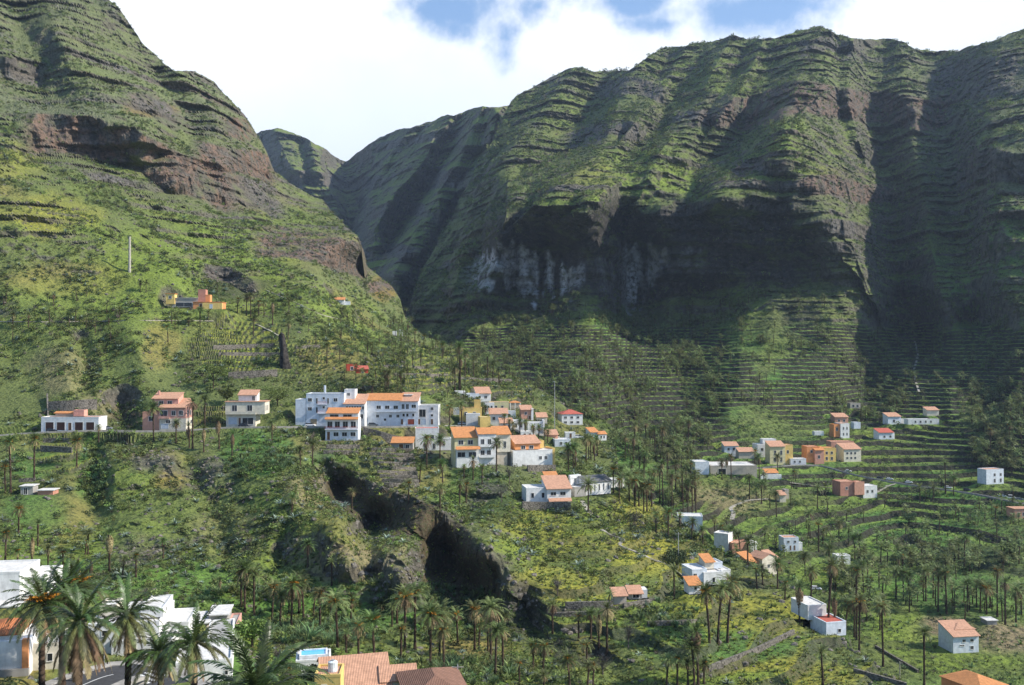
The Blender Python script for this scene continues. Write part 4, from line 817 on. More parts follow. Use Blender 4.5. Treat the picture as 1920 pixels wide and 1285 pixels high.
# right-hand town
H(1322, 890, 6, 'white cube at the left end of the right-hand town', [(-19, 8, 0, 24, 0, 10, 'bluewhite', 'flat', 'pale')], 'B', short='the white cube warehouse')
H(1374, 890, 2, 'long low warehouse with a pale flat roof', [(-42, 46, 0, 17, 0, 20, 'beige', 'flat', 'pale', [('F', [-20], 1, 14, 10, 'o')])], 'B', cat='warehouse', name='warehouse', short='the long low warehouse')
H(1370, 848, 4, 'small bluish house with a salmon roof behind the warehouse', [(-12, 15, 0, 12, 0, 6, 'bluewhite', 'mono', 'salmon', [('F', [-4, 6], 3, 4, 5, 'w')])], 'B', short='the small bluish house')
H(1400, 860, 4, 'low beige house with a tiled roof right of the small bluish one', [(-15, 15, 0, 13, 0, 6, 'beige', 'mono', 'salmon')], 'B', short='the low beige house')
H(1441, 856, 6, 'white house with a roof terrace left of the yellow house', [(-19, 20, 0, 22, 2, 9, 'white', 'flat', 'pale', [('F', [-10, 0], 10, 5, 5, 'w')]), (-4, 22, 22, 31, 6, 5, 'white', 'flat', 'pale')], 'B', short='the white house with roof terrace')
H(1465, 869, 6, 'yellow house with tall windows in the right-hand town', [(-22, 8, 0, 32, 0, 8, 'paleyellow', 'mono', 'salmon', [('F', [-12, 0], 16, 4, 8, 'w'), ('F', [-12, 0], 3, 4, 8, 'w')]), (6, 24, 0, 34, 1, 7, 'yellow', 'flat', 'salmon', [('F', [14], 18, 4, 6, 'w')])], 'B', short='the yellow house with tall windows')
H(1496, 871, 4, 'tiny white outbuilding between the yellow and orange houses', [(-14, 16, 0, 11, 0, 5, 'white', 'flat', 'pale', [('F', [-6, 4], 3, 3, 4, 'w')])], 'B', cat='outbuilding', name='outbuilding', short='the tiny white outbuilding')
H(1530, 868, 6, 'orange house with stepped roofs', [(-15, 10, 0, 30, 2, 8, 'orange', 'flat', 'salmon', [('F', [-6, 4], 18, 4, 5, 'w')]), (-2, 16, 0, 24, 0, 5, 'salmon', 'mono', 'orange', [('F', [6], 8, 4, 6, 'w')])], 'B', short='the orange stepped house')
H(1554, 866, 6, 'golden yellow house joined to the orange one', [(-12, 14, 0, 26, 0, 8, 'yellow', 'flat', 'orange', [('F', [-4, 6], 14, 4, 5, 'w'), ('F', [-4, 6], 3, 4, 6, 'w')])], 'B', short='the golden yellow house')
H(1578, 848, 4, 'long salmon house behind the golden one', [(-20, 24, 0, 20, 0, 8, 'salmon', 'flat', 'salmon', [('F', [-10, 0, 10], 8, 4, 5, 'w')])], 'B', short='the long salmon house')
H(1598, 866, 10, 'cream house with white balustrade at the right end of the row', [(-17, 18, 0, 24, 0, 9, 'cream', 'mono', 'salmon', [('F', [-10, -2, 6], 14, 4, 4, 'w'), ('F', [-10, -2, 6], 5, 4, 4, 'w'), ('R', [8, 16], 12, 3, 4, 'w')])], 'B', short='the cream house at the row end')
H(1578, 822, 10, 'tall white house with an orange left half above the town', [(-2, 16, 0, 28, 0, 8, 'white', 'flat', 'orange', [('F', [4, 11], 16, 2.5, 5, 'w'), ('F', [4, 11], 5, 2.5, 5, 'w')]), (-14, -2, 2, 26, 1, 6, 'orange', 'flat', 'orange', [('F', [-8], 14, 4, 6, 'w')])], 'B', short='the tall white and orange house')
H(1577, 794, 6, 'small pink roofed house topmost of the upper cluster', [(-12, 14, 0, 12, 0, 7, 'salmon', 'mono', 'salmon', [('F', [-4, 6], 3, 4, 4, 'w')])], 'B', short='the topmost pink roofed house')
H(1536, 817, 4, 'little white shed left of the tall white and orange house', [(-9, 9, 0, 8, 0, 4, 'white', 'flat', 'pale')], 'B', cat='shed', name='shed', short='the little white shed')
H(1606, 804, 6, 'small bluish white cube right of the upper cluster', [(-5, 8, 0, 12, 0, 5, 'bluewhite', 'flat', 'pale')], 'B', short='the bluish white cube')
H(1664, 824, 8, 'white house with a bright pink roof on a terrace', [(-17, 12, 0, 13, 0, 7, 'bluewhite', 'mono', 'red', [('F', [-6, 6], 3, 4, 4, 'w')]), (12, 16, -2, 12, 1, 6, 'white', 'none', 'pale')], 'B', short='the house with bright pink roof')
H(1680, 796, 8, 'bluish house with a salmon roof above the terraces', [(-16, 10, 0, 15, 0, 7, 'bluewhite', 'mono', 'salmon', [('F', [-4], 4, 4, 5, 'w')]), (8, 18, 0, 10, 1, 5, 'white', 'flat', 'pale')], 'B', short='the bluish house with salmon roof')
H(1730, 796, 4, 'long low white building with a walled yard on the upper terrace', [(-28, 32, 0, 10, 0, 6, 'white', 'flat', 'pale', [('F', [-14, -4, 6, 16], 3, 3, 4, 'w')])], 'B', cat='building', name='low_building', short='the long low white building')
H(1750, 780, 4, 'small cream house uphill of the long low white building', [(-12, 11, 0, 11, 0, 6, 'cream', 'mono', 'salmon')], 'B', short='the small cream house uphill')
H(1604, 766, 4, 'ruined pale house among palms above the town', [(-10, 10, 0, 10, 0, 6, 'beige', 'flat', 'grey', [('F', [-4, 4], 2, 4, 5, 'o')])], 'B', short='the ruined pale house')
H(1865, 908, 16, 'white two storey house with blue windows near the right edge', [(-19, 21, 0, 28, 0, 7, 'bluewhite', 'flat', 'salmon', [('F', [0, 14], 15, 4, 5, 'w'), ('F', [0, 14], 3, 4, 7, 'w')])], 'B', short='the white two storey house near the right edge')
H(1597, 930, 10, 'brick red and salmon house with flat roofs', [(-23, 8, 0, 27, 0, 9, 'brick', 'flat', 'salmon', [('F', [-10], 12, 4, 5, 'w')]), (4, 24, 2, 26, -1, 6, 'salmon', 'flat', 'salmon')], 'B', short='the brick red house')
H(1634, 934, 12, 'bright white house leaning on the brick red one', [(-17, 12, 0, 23, 0, 8, 'white', 'flat', 'pale', [('F', [-8, 2], 10, 4, 5, 'w')])], 'B', short='the bright white house')
H(1445, 898, 6, 'low white house with a small red roof and garden wall', [(-20, 20, 0, 8, -1, 1, 'white', 'none', 'pale'), (-8, 16, 0, 11, 1, 5, 'white', 'mono', 'orange', [('F', [-2, 8], 3, 4, 4, 'w')])], 'B', short='the low white house with red roof')
H(1472, 942, 6, 'ochre field hut with a pale tower', [(-10, 2, 0, 14, 0, 5, 'cream', 'mono', 'salmon'), (4, 12, 4, 22, 3, 4, 'beige', 'flat', 'grey')], 'B', cat='hut', name='hut', short='the ochre field hut')
H(1912, 972, 4, 'pink house cut by the right edge of the picture', [(-10, 30, 0, 18, 0, 7, 'salmon', 'slab', 'salmon', [('F', [-2, 8, 18], 4, 4, 7, 'w')])], 'B', short='the pink house at the right edge')
H(1293, 996, -8, 'pale blue grey flat building among tall palms', [(-22, 24, 0, 28, 0, 9, 'bluewhite', 'flat', 'pale', [])], 'B', short='the pale blue grey flat building')
H(1352, 1028, -34, 'long white wall house stepping down the slope', [(-14, 14, 0, 28, 0, 6, 'white', 'flat', 'pale')], 'B', short='the long white wall house')
H(1397, 1040, 12, 'small mauve house with a white gable half hidden by palms', [(-24, 14, 0, 22, 1, 6, 'salmon', 'flat', 'salmon'), (10, 24, 0, 20, 0, 5, 'white', 'gx', 'pale')], 'B', short='the small mauve house')
H(1488, 1034, 6, 'two storey white house with a pink parapet on the bright green field', [(-19, 10, 0, 26, 0, 6, 'bluewhite', 'flat', 'salmon', [('F', [-10, 3], 16, 4, 4, 'w'), ('F', [-6], 2, 3, 9, 'd'), ('F', [2], 2, 3, 9, 'd')]), (10, 19, 0, 15, 1, 4, 'white', 'flat', 'pale')], 'B', short='the white house with pink parapet')
H(1582, 1059, 6, 'tiny white hut with a dark door in the green fields', [(-12, 13, 0, 17, 0, 5, 'white', 'flat', 'pale', [('F', [-2], 1, 4, 11, 'd')])], 'B', cat='hut', name='hut', short='the tiny white hut')
H(1446, 1078, 28, 'cream gabled house with patched orange roofs behind palms', [(-22, 14, 0, 32, 0, 8, 'cream', 'gy', 'salmon', [('F', [-6], 14, 5, 6, 'w')]), (-44, -22, 6, 26, 2, 8, 'salmon', 'mono', 'orange'), (14, 30, 4, 26, 2, 7, 'salmon', 'mono', 'salmon')], 'B', short='the cream gabled house')
H(1567, 1192, 14, 'white house with a bright red and white awning between palms', [(-20, 22, 0, 26, 0, 7, 'bluewhite', 'flat', 'red', [('F', [8], 6, 6, 6, 'w')]), (-30, 10, 18, 46, 6, 8, 'white', 'flat', 'pale')], 'B', short='the house with red awning', d=226)
H(1815, 1224, 8, 'square white two storey house with salmon roofs beside ploughed plots', [(-30, 22, 0, 32, 0, 8, 'bluewhite', 'mono', 'salmon', [('F', [-8, 8], 20, 6, 5, 'w'), ('F', [8], 6, 6, 6, 'w'), ('F', [-12], 13, 9, 2, 'o')]), (-14, 26, 32, 38, 3, 6, 'bluewhite', 'hip', 'salmon')], 'B', short='the square white house by the plots')
H(1862, 1316, 26, 'orange hip roofed house in the bottom right corner', [(-32, 40, 0, 24, 0, 10, 'orange', 'hip', 'orange')], 'B', short='the orange hip roofed house', d=196)
H(1861, 1172, 4, 'little white box shed in the ploughed plot', [(-10, 9, 0, 9, 0, 4, 'grey', 'slab', 'pale')], 'B', cat='shed', name='shed', short='the white box shed')
# foreground
H(0, 1136, 8, 'large plain white house wall at the left edge', [(-80, 26, 0, 58, 2, 9, 'white', 'flat', 'pale'), (22, 62, -6, 40, 4, 9, 'white', 'flat', 'pale', [('F', [34], 30, 5, 8, 'w')]), (-80, 36, -40, 4, -1.5, 5, 'bluewhite', 'slab', 'pale', [('F', [10], -30, 24, 18, 'o')])], short='the large white wall at the left edge', d=150, off=0)
H(22, 1268, 14, 'white house with a terracotta hip roof and an orange corner pilaster', [
    (-60, 30, 0, 66, 0, 7, 'white', 'none', 'terracotta', [('F', [-28], 30, 10, 18, 'w')]), (-60, 8, 66, 74, .8, 6, 'white', 'hip', 'terracotta'), (18, 29, 0, 68, -.25, .6, 'orange', 'none', 'orange'),
    (30, 84, 0, 50, 1.5, 6, 'cream', 'flat', 'pale', [('F', [60], 16, 9, 14, 'w')]), (-60, 30, -10, 14, -.35, .5, 'grey', 'none', 'grey')], short='the white house with terracotta roof', d=110)
H(225, 1240, 10, 'rambling white flat roofed house behind the foreground palms', [
    (-70, 60, 0, 58, 4, 12, 'white', 'flat', 'pale', [('F', [-40, -10, 25], 34, 9, 10, 'w'), ('F', [-20], 4, 10, 18, 'd'), ('R', [30, 60], 30, 8, 10, 'w')]), (-62, -30, 58, 80, 8, 4, 'cream', 'flat', 'pale'), (20, 62, 58, 76, 6, 8, 'white', 'flat', 'pale', [('R', [30], 62, 8, 8, 'w')]),
    (-20, 90, 0, 32, 1.5, 5, 'white', 'flat', 'pale', [('F', [20, 60], 12, 9, 12, 'w')]), (60, 106, 0, 40, 8, 8, 'white', 'flat', 'pale', [('R', [20, 50], 22, 8, 9, 'w')])], short='the rambling white foreground house', d=136)
H(385, 1215, 10, 'unfinished grey concrete block house behind the foreground palms', [(-38, 0, 0, 42, 2, 7, 'beige', 'slab', 'pale', [('F', [-20], 14, 9, 10, 'o')]), (0, 34, 0, 50, 4, 6, 'grey', 'slab', 'pale', [('F', [12], 24, 7, 12, 'w')]), (34, 52, -10, 30, 3, 8, 'pink', 'flat', 'grey')], short='the unfinished concrete house', d=160)
H(372, 1300, 16, 'low white house with a parapet at the bottom left of the big frond', [(-40, 60, 0, 60, 0, 8, 'white', 'flat', 'pale', [('F', [30], 22, 8, 12, 'w'), ('F', [50], 30, 5, 8, 'w')]), (10, 60, 0, 62, 9, 9, 'white', 'flat', 'grey', [('F', [30, 50], 40, 7, 9, 'w')])], short='the low white house beside the big frond', d=118)
H(600, 1262, 12, 'small white roof room with a blue plunge pool on top', [(-44, 20, 0, 26, 0, 5, 'white', 'flat', 'pale')], cat='building', name='pool_building', short='the blue roof pool', d=150)
H(665, 1325, 14, 'house with a broad salmon tiled roof and dark red ridge', [(-60, 66, 0, 34, 0, 13, 'white', 'gx', 'salmon', [('F', [20], 8, 10, 14, 'w')])], short='the broad salmon roof', d=134)
H(616, 1320, 4, 'ochre yellow cube with a water tank on its roof', [(-26, 22, 0, 55, 0, 4, 'yellow', 'flat', 'salmon', [('F', [-8], 24, 9, 12, 'w')])], short='the ochre yellow cube', d=116)
H(748, 1312, 12, 'white house with one small dark window and a salmon gable', [(-32, 32, 0, 36, 0, 6, 'white', 'gx', 'salmon', [('F', [8], 14, 9, 12, 'wb')])], short='the white gabled foreground house', d=136)
H(822, 1348, 14, 'house with a brown tiled hip roof at the bottom edge', [(-56, 62, 0, 34, 0, 12, 'yellow', 'hip', 'brown')], short='the brown hip roof', d=126)

# ---- roads: centre lines in pixels, with pads so that the ground carries them
def densify(pts, n=8):
    out = []
    for a, b in zip(pts[:-1], pts[1:]):
        for k in range(n): out.append(tuple(a[i] + (b[i] - a[i]) * k / n for i in range(len(a))))
    out.append(tuple(pts[-1])); return out
def smooth(P, it=3):
    P = np.array(P, float)
    for _ in range(it): P[1:-1] = 0.25 * P[:-2] + 0.5 * P[1:-1] + 0.25 * P[2:]
    return P
ROADS = []
def road(name, pts, width, sheet, ds=None, m=ASPH, edge=None):
    q = densify(pts); px = np.array([a[0] for a in q]); py = np.array([a[1] for a in q])
    d = np.array([a[2] for a in q]) if len(pts[0]) > 2 else (rbfA if sheet == 'A' else rbfB)(px, py)
    P = smooth(np.stack(unproj(px, py, d), 1), 6)
    for i in range(len(P) - 1):
        c = (P[i] + P[i + 1]) / 2; v = P[i + 1] - P[i]; L = math.hypot(v[0], v[1])
        PADS.append((c[0], c[1], L / 2 + .5, width / 2 + .5, math.atan2(v[1], v[0]), c[2] - 0.12, 3.0))
    ROADS.append((name, P, width, m, edge))
road('road', [(-60, 822), (60, 812), (190, 807), (265, 809), (345, 808), (420, 802), (500, 801), (600, 801), (680, 801), (760, 800), (830, 799), (880, 799), (940, 800), (990, 812), (1040, 820)], 6, 'A', edge='wall')
road('road', [(1290, 868), (1400, 880), (1480, 872), (1540, 872), (1600, 890), (1680, 905), (1750, 915), (1830, 926), (1920, 944), (2050, 975)], 5.5, 'B', edge='wall')
road('road', [(120, 1300, 100), (190, 1270, 110), (225, 1262, 114), (300, 1290, 110), (360, 1330, 100)], 7, 'A', edge=None)
# ------------------------------------------------------------------ ground
ROWS_A = np.concatenate([np.linspace(0, 0.80, 470, endpoint=False), np.linspace(0.80, 1, 30)])
ROWS_B = np.concatenate([np.linspace(0, 0.84, 640, endpoint=False), np.linspace(0.84, 1, 25)])
obA, TA = build_sheet('hillside', SIL_A, rbfA, -330, 1850, 980, ROWS_A, 1640, RIB_A, CLF_A, 'A')
obB, TB = build_sheet('mountain', SIL_B, rbfB, 705, 2250, 780, ROWS_B, 1560, RIB_B, CLF_B, 'B')
obC, TC = build_sheet('mountain', SIL_C, rbfC, 380, 1180, 370, np.linspace(0, 1, 300), 800, RIB_C, CLF_C, 'C')
obC.data.materials.append(ground_material('far_mountain_ground', False))
obA.data.materials.append(ground_material('hillside_ground', True)); obB.data.materials.append(ground_material('mountain_ground', False))
bpy.context.view_layer.update()
CAMO = Vector((0, 0, 0))
def hit(px, py):
    """first ground point along the sight line of a photograph pixel, and its distance in depth"""
    dr = pdir(px, py); best = None
    for ob in (obA, obB):
        ok, loc, nrm, _ = ob.ray_cast(CAMO, dr, distance=6000)
        if ok and (best is None or loc.length < best[0].length): best = (loc.copy(), nrm.copy(), ob)
    return best
def drop(x, y, z0=900.0, nearz=None):
    """highest ground under a point"""
    best = None
    for ob in (obA, obB):
        ok, loc, nrm, _ = ob.ray_cast(Vector((x, y, z0)), Vector((0, 0, -1)))
        if ok and (best is None or loc.z > best.z): best = loc.copy()
    return best
def ribbon(name, P, width, m, th=0.12, z=0.0):
    mb = MB(); n = len(P)
    for i in range(n):
        a = P[max(i - 1, 0)]; b = P[min(i + 1, n - 1)]; t = np.array([b[0] - a[0], b[1] - a[1]]); t /= np.linalg.norm(t) + 1e-9
        q = np.array([-t[1], t[0]]) * width / 2
        for sgn in (1, -1): mb.v.append((P[i][0] + q[0] * sgn, P[i][1] + q[1] * sgn, P[i][2] + z))
        for sgn in (1, -1): mb.v.append((P[i][0] + q[0] * sgn, P[i][1] + q[1] * sgn, P[i][2] + z - th))
    for i in range(n - 1):
        o = i * 4; mb.f += [(o, o+1, o+5, o+4), (o, o+4, o+6, o+2), (o+1, o+3, o+7, o+5)]
    return mb.build(name, m)
def side_wall(P, off, h, th, m, name, down=0.0):
    mb = MB(); n = len(P)
    for i in range(n):
        a = P[max(i - 1, 0)]; b = P[min(i + 1, n - 1)]; t = np.array([b[0] - a[0], b[1] - a[1]]); t /= np.linalg.norm(t) + 1e-9
        q = np.array([-t[1], t[0]]); c0 = np.array(P[i][:2]) + q * off; c1 = np.array(P[i][:2]) + q * (off + th)
        for c in (c0, c1):
            mb.v.append((c[0], c[1], P[i][2] + h)); mb.v.append((c[0], c[1], P[i][2] - down))
    for i in range(n - 1):
        o = i * 4; mb.f += [(o, o+2, o+6, o+4), (o, o+4, o+5, o+1), (o+2, o+3, o+7, o+6)]
    mb.f += [(0, 1, 3, 2), (n*4-4, n*4-2, n*4-1, n*4-3)]
    return mb.build(name, m)
for i, (nm, P, wd, m, edge) in enumerate(ROADS):
    r = ribbon(nm, P, wd, m); r['kind'] = 'structure'
    if edge:
        tag(side_wall(P, -wd / 2 - .35, .55, .3, CONC, 'road_parapet', 0.3), ['pale low parapet along the outer edge of the hillside road', 'low pale parapet beside the road through the right-hand town'][i], 'wall')
        if i == 0:
            tag(side_wall(P[8:55], -wd / 2 - .75, -.3, .38, DSTONE, 'retaining_wall', 4.5), 'dark stone retaining wall holding up the left stretch of the hillside road', 'wall')
            tag(side_wall(P[55:86], -wd / 2 - .75, -.3, .38, DSTONE, 'retaining_wall', 8.0), 'tall dark retaining wall under the road in front of the white three storey block', 'wall')
        else: tag(side_wall(P[34:], -wd / 2 - .75, -.3, .38, DSTONE, 'retaining_wall', 4.0), 'dark retaining wall under the road by the parked cars on the right', 'wall')
# kerbs, pavement and crossing of the foreground street
P3 = ROADS[2][1]
kb = side_wall(P3, 3.5, .12, 1.6, CONC, 'pavement', 0.3); kb['kind'] = 'structure'
kb = side_wall(P3, -5.1, .12, 1.6, CONC, 'pavement', 0.3); kb['kind'] = 'structure'
mb = MB()
c = P3[20]; t = (P3[22] - P3[18]); t = t / np.linalg.norm(t); q = np.array([-t[1], t[0], 0])
for k in range(7):
    o = c + q * (-3.0 + k * 0.95); a, b = o - t * 1.6, o + t * 1.6; w_ = q * .48
    mb.poly([a, b, b + w_, a + w_], [(0, 1, 2, 3)])
cr = mb.build('zebra_crossing', PAINT); cr.location.z = .012; cr['kind'] = 'structure'
ln = ribbon('road_line', P3[4:17], .15, PAINT, 0.002, 0.010); ln['kind'] = 'structure'
# ------------------------------------------------------------------ houses
HOBJ = [build_house(*h) for h in HOUSES]
# pool on the roof room, tank on the yellow cube
def near_house(short):
    for o, h in zip(HOBJ, HOUSES):
        for (a, b, s) in LAND:
            if s == short and a == h[0] and b == h[1] - 10: return o, h
po, ph = near_house('the blue roof pool'); k = ph[6]
pt = thing('plunge_pool', 'bright blue plunge pool set on the white roof room', 'pool', po.location + Vector((0, 0, 26 * k - .2)), po.rotation_euler[2])
f = MB()
for a in ((-38*k, 14*k, .5, .8), (-38*k, 14*k, 3.6, 3.9), (-38*k, -38*k+.3, .8, 3.6), (14*k-.3, 14*k, .8, 3.6)): f.box(*a, 0, .75)
f.build('rim', mat('pool_rim', (.70, .72, .74), .5), pt)
MB().box(-38*k+.3, 14*k-.3, .8, 3.6, 0, .55).build('pool_water', mat('pool_water', (.05, .42, .70), .08, .5, .1, 4.0), pt)
po, ph = near_house('the ochre yellow cube'); k = ph[6]
tk = thing('water_tank', 'round white water tank on the ochre yellow cube', 'water tank', po.location + Vector((2 * k, 2.0, 55 * k - .25)), 0)
MB().tube([(0, 0, 0), (0, 0, 1.2), (0, 0, 1.35)], [.62, .62, .3], 14).build('barrel', mat('tank_white', (.66, .70, .70), .5), tk)
MB().tube([(0, 0, 1.35), (0, 0, 1.45)], [.25, .25], 10).build('lid', mat('tank_lid', (.3, .3, .32), .5), tk)

# ------------------------------------------------------------------ free walls
def wall_px(a, b, h, label, m=STONE, th=.55, below=1.5, name='terrace_wall', group=None, sheet=rbfA, seg=8, dz=0):
    pts = []
    for i in range(seg + 1):
        t = i / seg; px = a[0] + (b[0] - a[0]) * t; py = a[1] + (b[1] - a[1]) * t
        hh = hit(px, py)
        if hh is None: continue
        pts.append(hh[0])
    if len(pts) < 3: return
    P = smooth(np.array([tuple(p) for p in pts]), 4)
    o = side_wall(P, 0, h + dz, th, m, name, below); tag(o, label, 'wall', group); return o
nth = ['topmost', 'second', 'third', 'fourth', 'fifth', 'sixth', 'seventh', 'eighth', 'ninth', 'lowest']
ys = [846, 855, 863, 872, 881, 889, 897, 905, 913]
for i, y in enumerate(ys):
    wall_px((688 + i * 4, y), (775 + i * 1.5, y + 2), 1.3, '%s of the nine dry stone walls stepping down below the orange roofed shed' % nth[i], group='stone walls of the stepped field')
for (a, b, h, lb) in [((400, 655), (528, 650), 1.8, 'upper long grey terrace wall left of the leaning dark rock'), ((410, 668), (528, 668), 1.8, 'second long grey terrace wall left of the leaning dark rock'),
        ((428, 712), (520, 706), 3.2, 'tall curving grey retaining wall uphill of the cream house'), ((90, 775), (182, 770), 4.5, 'tall grey yard wall behind the white garage building'),
        ((92, 792), (90, 745), 1.5, 'earthen yard wall climbing at the left of the garages'), ((612, 842), (675, 842), 1.6, 'short stone wall right under the house with the red balcony'), ((606, 852), (672, 852), 1.4, 'lower stone wall two steps under the house with the red balcony'),
        ((80, 830), (130, 830), 1.6, 'dark wall of the upper green plot at far left'), ((75, 846), (134, 850), 2.0, 'dark wall of the middle green plot at far left'), ((35, 905), (66, 903), 1.2, 'dark wall beside the concrete pump house'),
        ((980, 956), (1070, 958), 2.6, 'long stone retaining wall under the low white house with salmon roofs'), ((990, 885), (1042, 884), 2.4, 'brown garden wall under the white house with the yellow corner'),
        ((680, 815), (770, 838), 3.0, 'high grey stone wall with a sloping top under the long white house'), ((1060, 1142), (1150, 1140), 1.6, 'grey terrace wall left of the ruined stone hut'),
        ((1170, 1142), (1240, 1130), 1.3, 'grey terrace wall under the half collapsed hut'), ((1010, 1160), (1100, 1156), 1.2, 'overgrown wall on the lower terrace'), ((1215, 1175), (1330, 1170), 1.1, 'low wall behind the three tall palms'),
        ((1330, 1260), (1420, 1225), 1.2, 'rough boulder wall crossing the lowest yellow field'), ((1420, 1225), (1490, 1190), 1.2, 'rough boulder wall continuing up the yellow field'), ((640, 735), (700, 728), 1.2, 'grey wall by the cactus patch above the orange roof'),
        ((860, 712), (960, 716), 1.4, 'pale terrace wall high on the crest'), ((720, 690), (800, 692), 1.3, 'terrace wall above the long white house'), ((740, 705), (840, 706), 1.3, 'lower terrace wall above the long white house'),
        ((555, 655), (600, 652), 1.5, 'short terrace wall right of the leaning dark rock'), ((1600, 1262), (1700, 1290), 1.0, 'pale field wall at the bottom of the valley'), ((1640, 1215), (1720, 1262), .9, 'pale stone wall running down to the tall bottom palm')]:
    wall_px(a, b, h, lb)
# leaning dark slab of rock
hh = hit(536, 690)
if hh:
    k = hh[0].y / FPX; mb = MB(); mb.tube([(0, 0, -2), (-.4, 0, 3), (-1.0, .3, 9), (-2.4, 1, 62 * k), (-3.0, 1.5, 66 * k)], [2.8, 2.6, 2.0, 1.5, .6], 9)
    for i in range(len(mb.v)): x, y, z = mb.v[i]; mb.v[i] = (x + .7 * math.sin(z * 1.1 + x), y + .5 * math.cos(z * .9), z)
    o = mb.build('leaning_rock', mat('basalt', (.045, .04, .036), .95, .1, .3, .7, .3), loc=hh[0]); tag(o, 'tall dark basalt pillar at the right end of the green terraces', 'rock')
def path_px(pts, w, m, name='path', z=.06):
    P = []
    for q in densify(pts, 10):
        h = hit(q[0], q[1])
        if h: P.append(tuple(h[0]))
    if len(P) < 4: return
    P = smooth(P, 5); o = ribbon(name, P, w, m, .4, z + .12); o['kind'] = 'structure'
path_px([(1128, 994), (1148, 1004), (1170, 1012), (1160, 1022), (1185, 1032), (1215, 1046), (1245, 1056), (1268, 1070), (1288, 1086)], 1.1, PATHM)
path_px([(1092, 940), (1100, 955), (1112, 968)], 1.6, PATHM)
path_px([(0, 603), (100, 604), (200, 602), (300, 601), (400, 602)], 1.0, PATHM)
path_px([(500, 545), (560, 570), (600, 590), (640, 600)], .8, PATHM)
path_px([(480, 608), (510, 622), (526, 632)], 1.0, PATHM)
path_px([(1715, 640), (1722, 665), (1712, 700), (1725, 740)], 1.6, PATHM); path_px([(1372, 975), (1376, 962), (1368, 952), (1400, 938), (1440, 935)], 2.2, PATHM)
path_px([(1640, 925), (1662, 912), (1680, 906)], 2.0, PATHM)
path_px([(1480, 905), (1560, 915), (1640, 922)], 1.2, PATHM)
# ------------------------------------------------------------------ cars
def car_meshes(body, van=False):
    L, W, Hh = (4.3, 1.75, 1.45) if not van else (4.8, 1.9, 2.0)
    b = bmesh.new()
    def loft(sections):
        rings = []
        for (x, hw, z0, z1) in sections: rings.append([b.verts.new(v) for v in ((x, -hw, z0), (x, hw, z0), (x, hw, z1 - .12), (x, hw * .9, z1), (x, -hw * .9, z1), (x, -hw, z1 - .12))])
        for r0, r1 in zip(rings, rings[1:]):
            for i in range(6): b.faces.new((r0[i], r0[(i+1) % 6], r1[(i+1) % 6], r1[i]))
        b.faces.new(rings[0]); b.faces.new(rings[-1][::-1])
    z = .28; bw = W / 2
    loft([(-L/2, bw*.86, z+.1, .75), (-L/2+.25, bw, z, .92), (-.6, bw, z, .95), (.7, bw, z, .92), (L/2-.3, bw*.97, z, .78), (L/2, bw*.82, z+.08, .62)])
    body_me = bpy.data.meshes.new('body'); bmesh.ops.recalc_face_normals(b, faces=b.faces); b.to_mesh(body_me); b.free(); body_me.materials.append(body)
    b = bmesh.new()
    loft([(-L/2+.25, bw*.85, .90, 1.0), (-L/2+.6 if not van else -L/2+.3, bw*.82, .90, Hh), (.35, bw*.8, .90, Hh), (1.15, bw*.86, .88, .98)])
    cab = bpy.data.meshes.new('cabin'); bmesh.ops.recalc_face_normals(b, faces=b.faces); b.to_mesh(cab); b.free(); cab.materials.append(GLASS)
    rf = MB().box(-L/2+.62, .36, -bw*.76, bw*.76, Hh - .03, Hh + .03).mesh('car_roof', body)
    return body_me, cab, rf, L, bw
CARP = {}
for nm, c, vn in (('white', (.72, .72, .72), 0), ('red', (.62, .03, .02), 0), ('grey', (.16, .18, .20), 0), ('dark', (.03, .035, .045), 0), ('whitevan', (.74, .74, .74), 1)):
    CARP[nm] = car_meshes(mat('car_paint_' + nm, c, .3, .5, .02), vn)
WHEEL = MB().tube([(0, -.1, 0), (0, .1, 0)], [.31, .31], 12).mesh('wheel', mat('tyre', (.02, .02, .02), .9)); RIMM = MB().tube([(0, -.11, 0), (0, .11, 0)], [.18, .18], 8).mesh('rim', mat('rim_metal', (.4, .4, .42), .4))
LAMPM = MB().box(-.03, .03, -.16, .16, -.08, .08).mesh('headlight', mat('lamp_glass', (.6, .6, .58), .2))
def car(px, py, kind, yaw, label, z=None):
    h = hit(px, py)
    if not h: return
    t = thing('parked_car' if 'van' not in kind else 'parked_van', label, 'car' if 'van' not in kind else 'van', h[0] + Vector((0, 0, .03)), math.radians(yaw)); bm_, cb, rf, L, bw = CARP[kind]
    bo = add('body', bm_, t); add('cabin', cb, t); add('car_roof', rf, t)
    for sx in (-1, 1):
        for sy in (-1, 1):
            w_ = add('wheel', WHEEL, t, (sx * L * .31, sy * (bw - .1), .31)); add('rim', RIMM, w_)
    for sy in (-1, 1): add('headlight', LAMPM, t, (L/2 - .08, sy * bw * .6, .62))
    LAND.append((px, py, label))
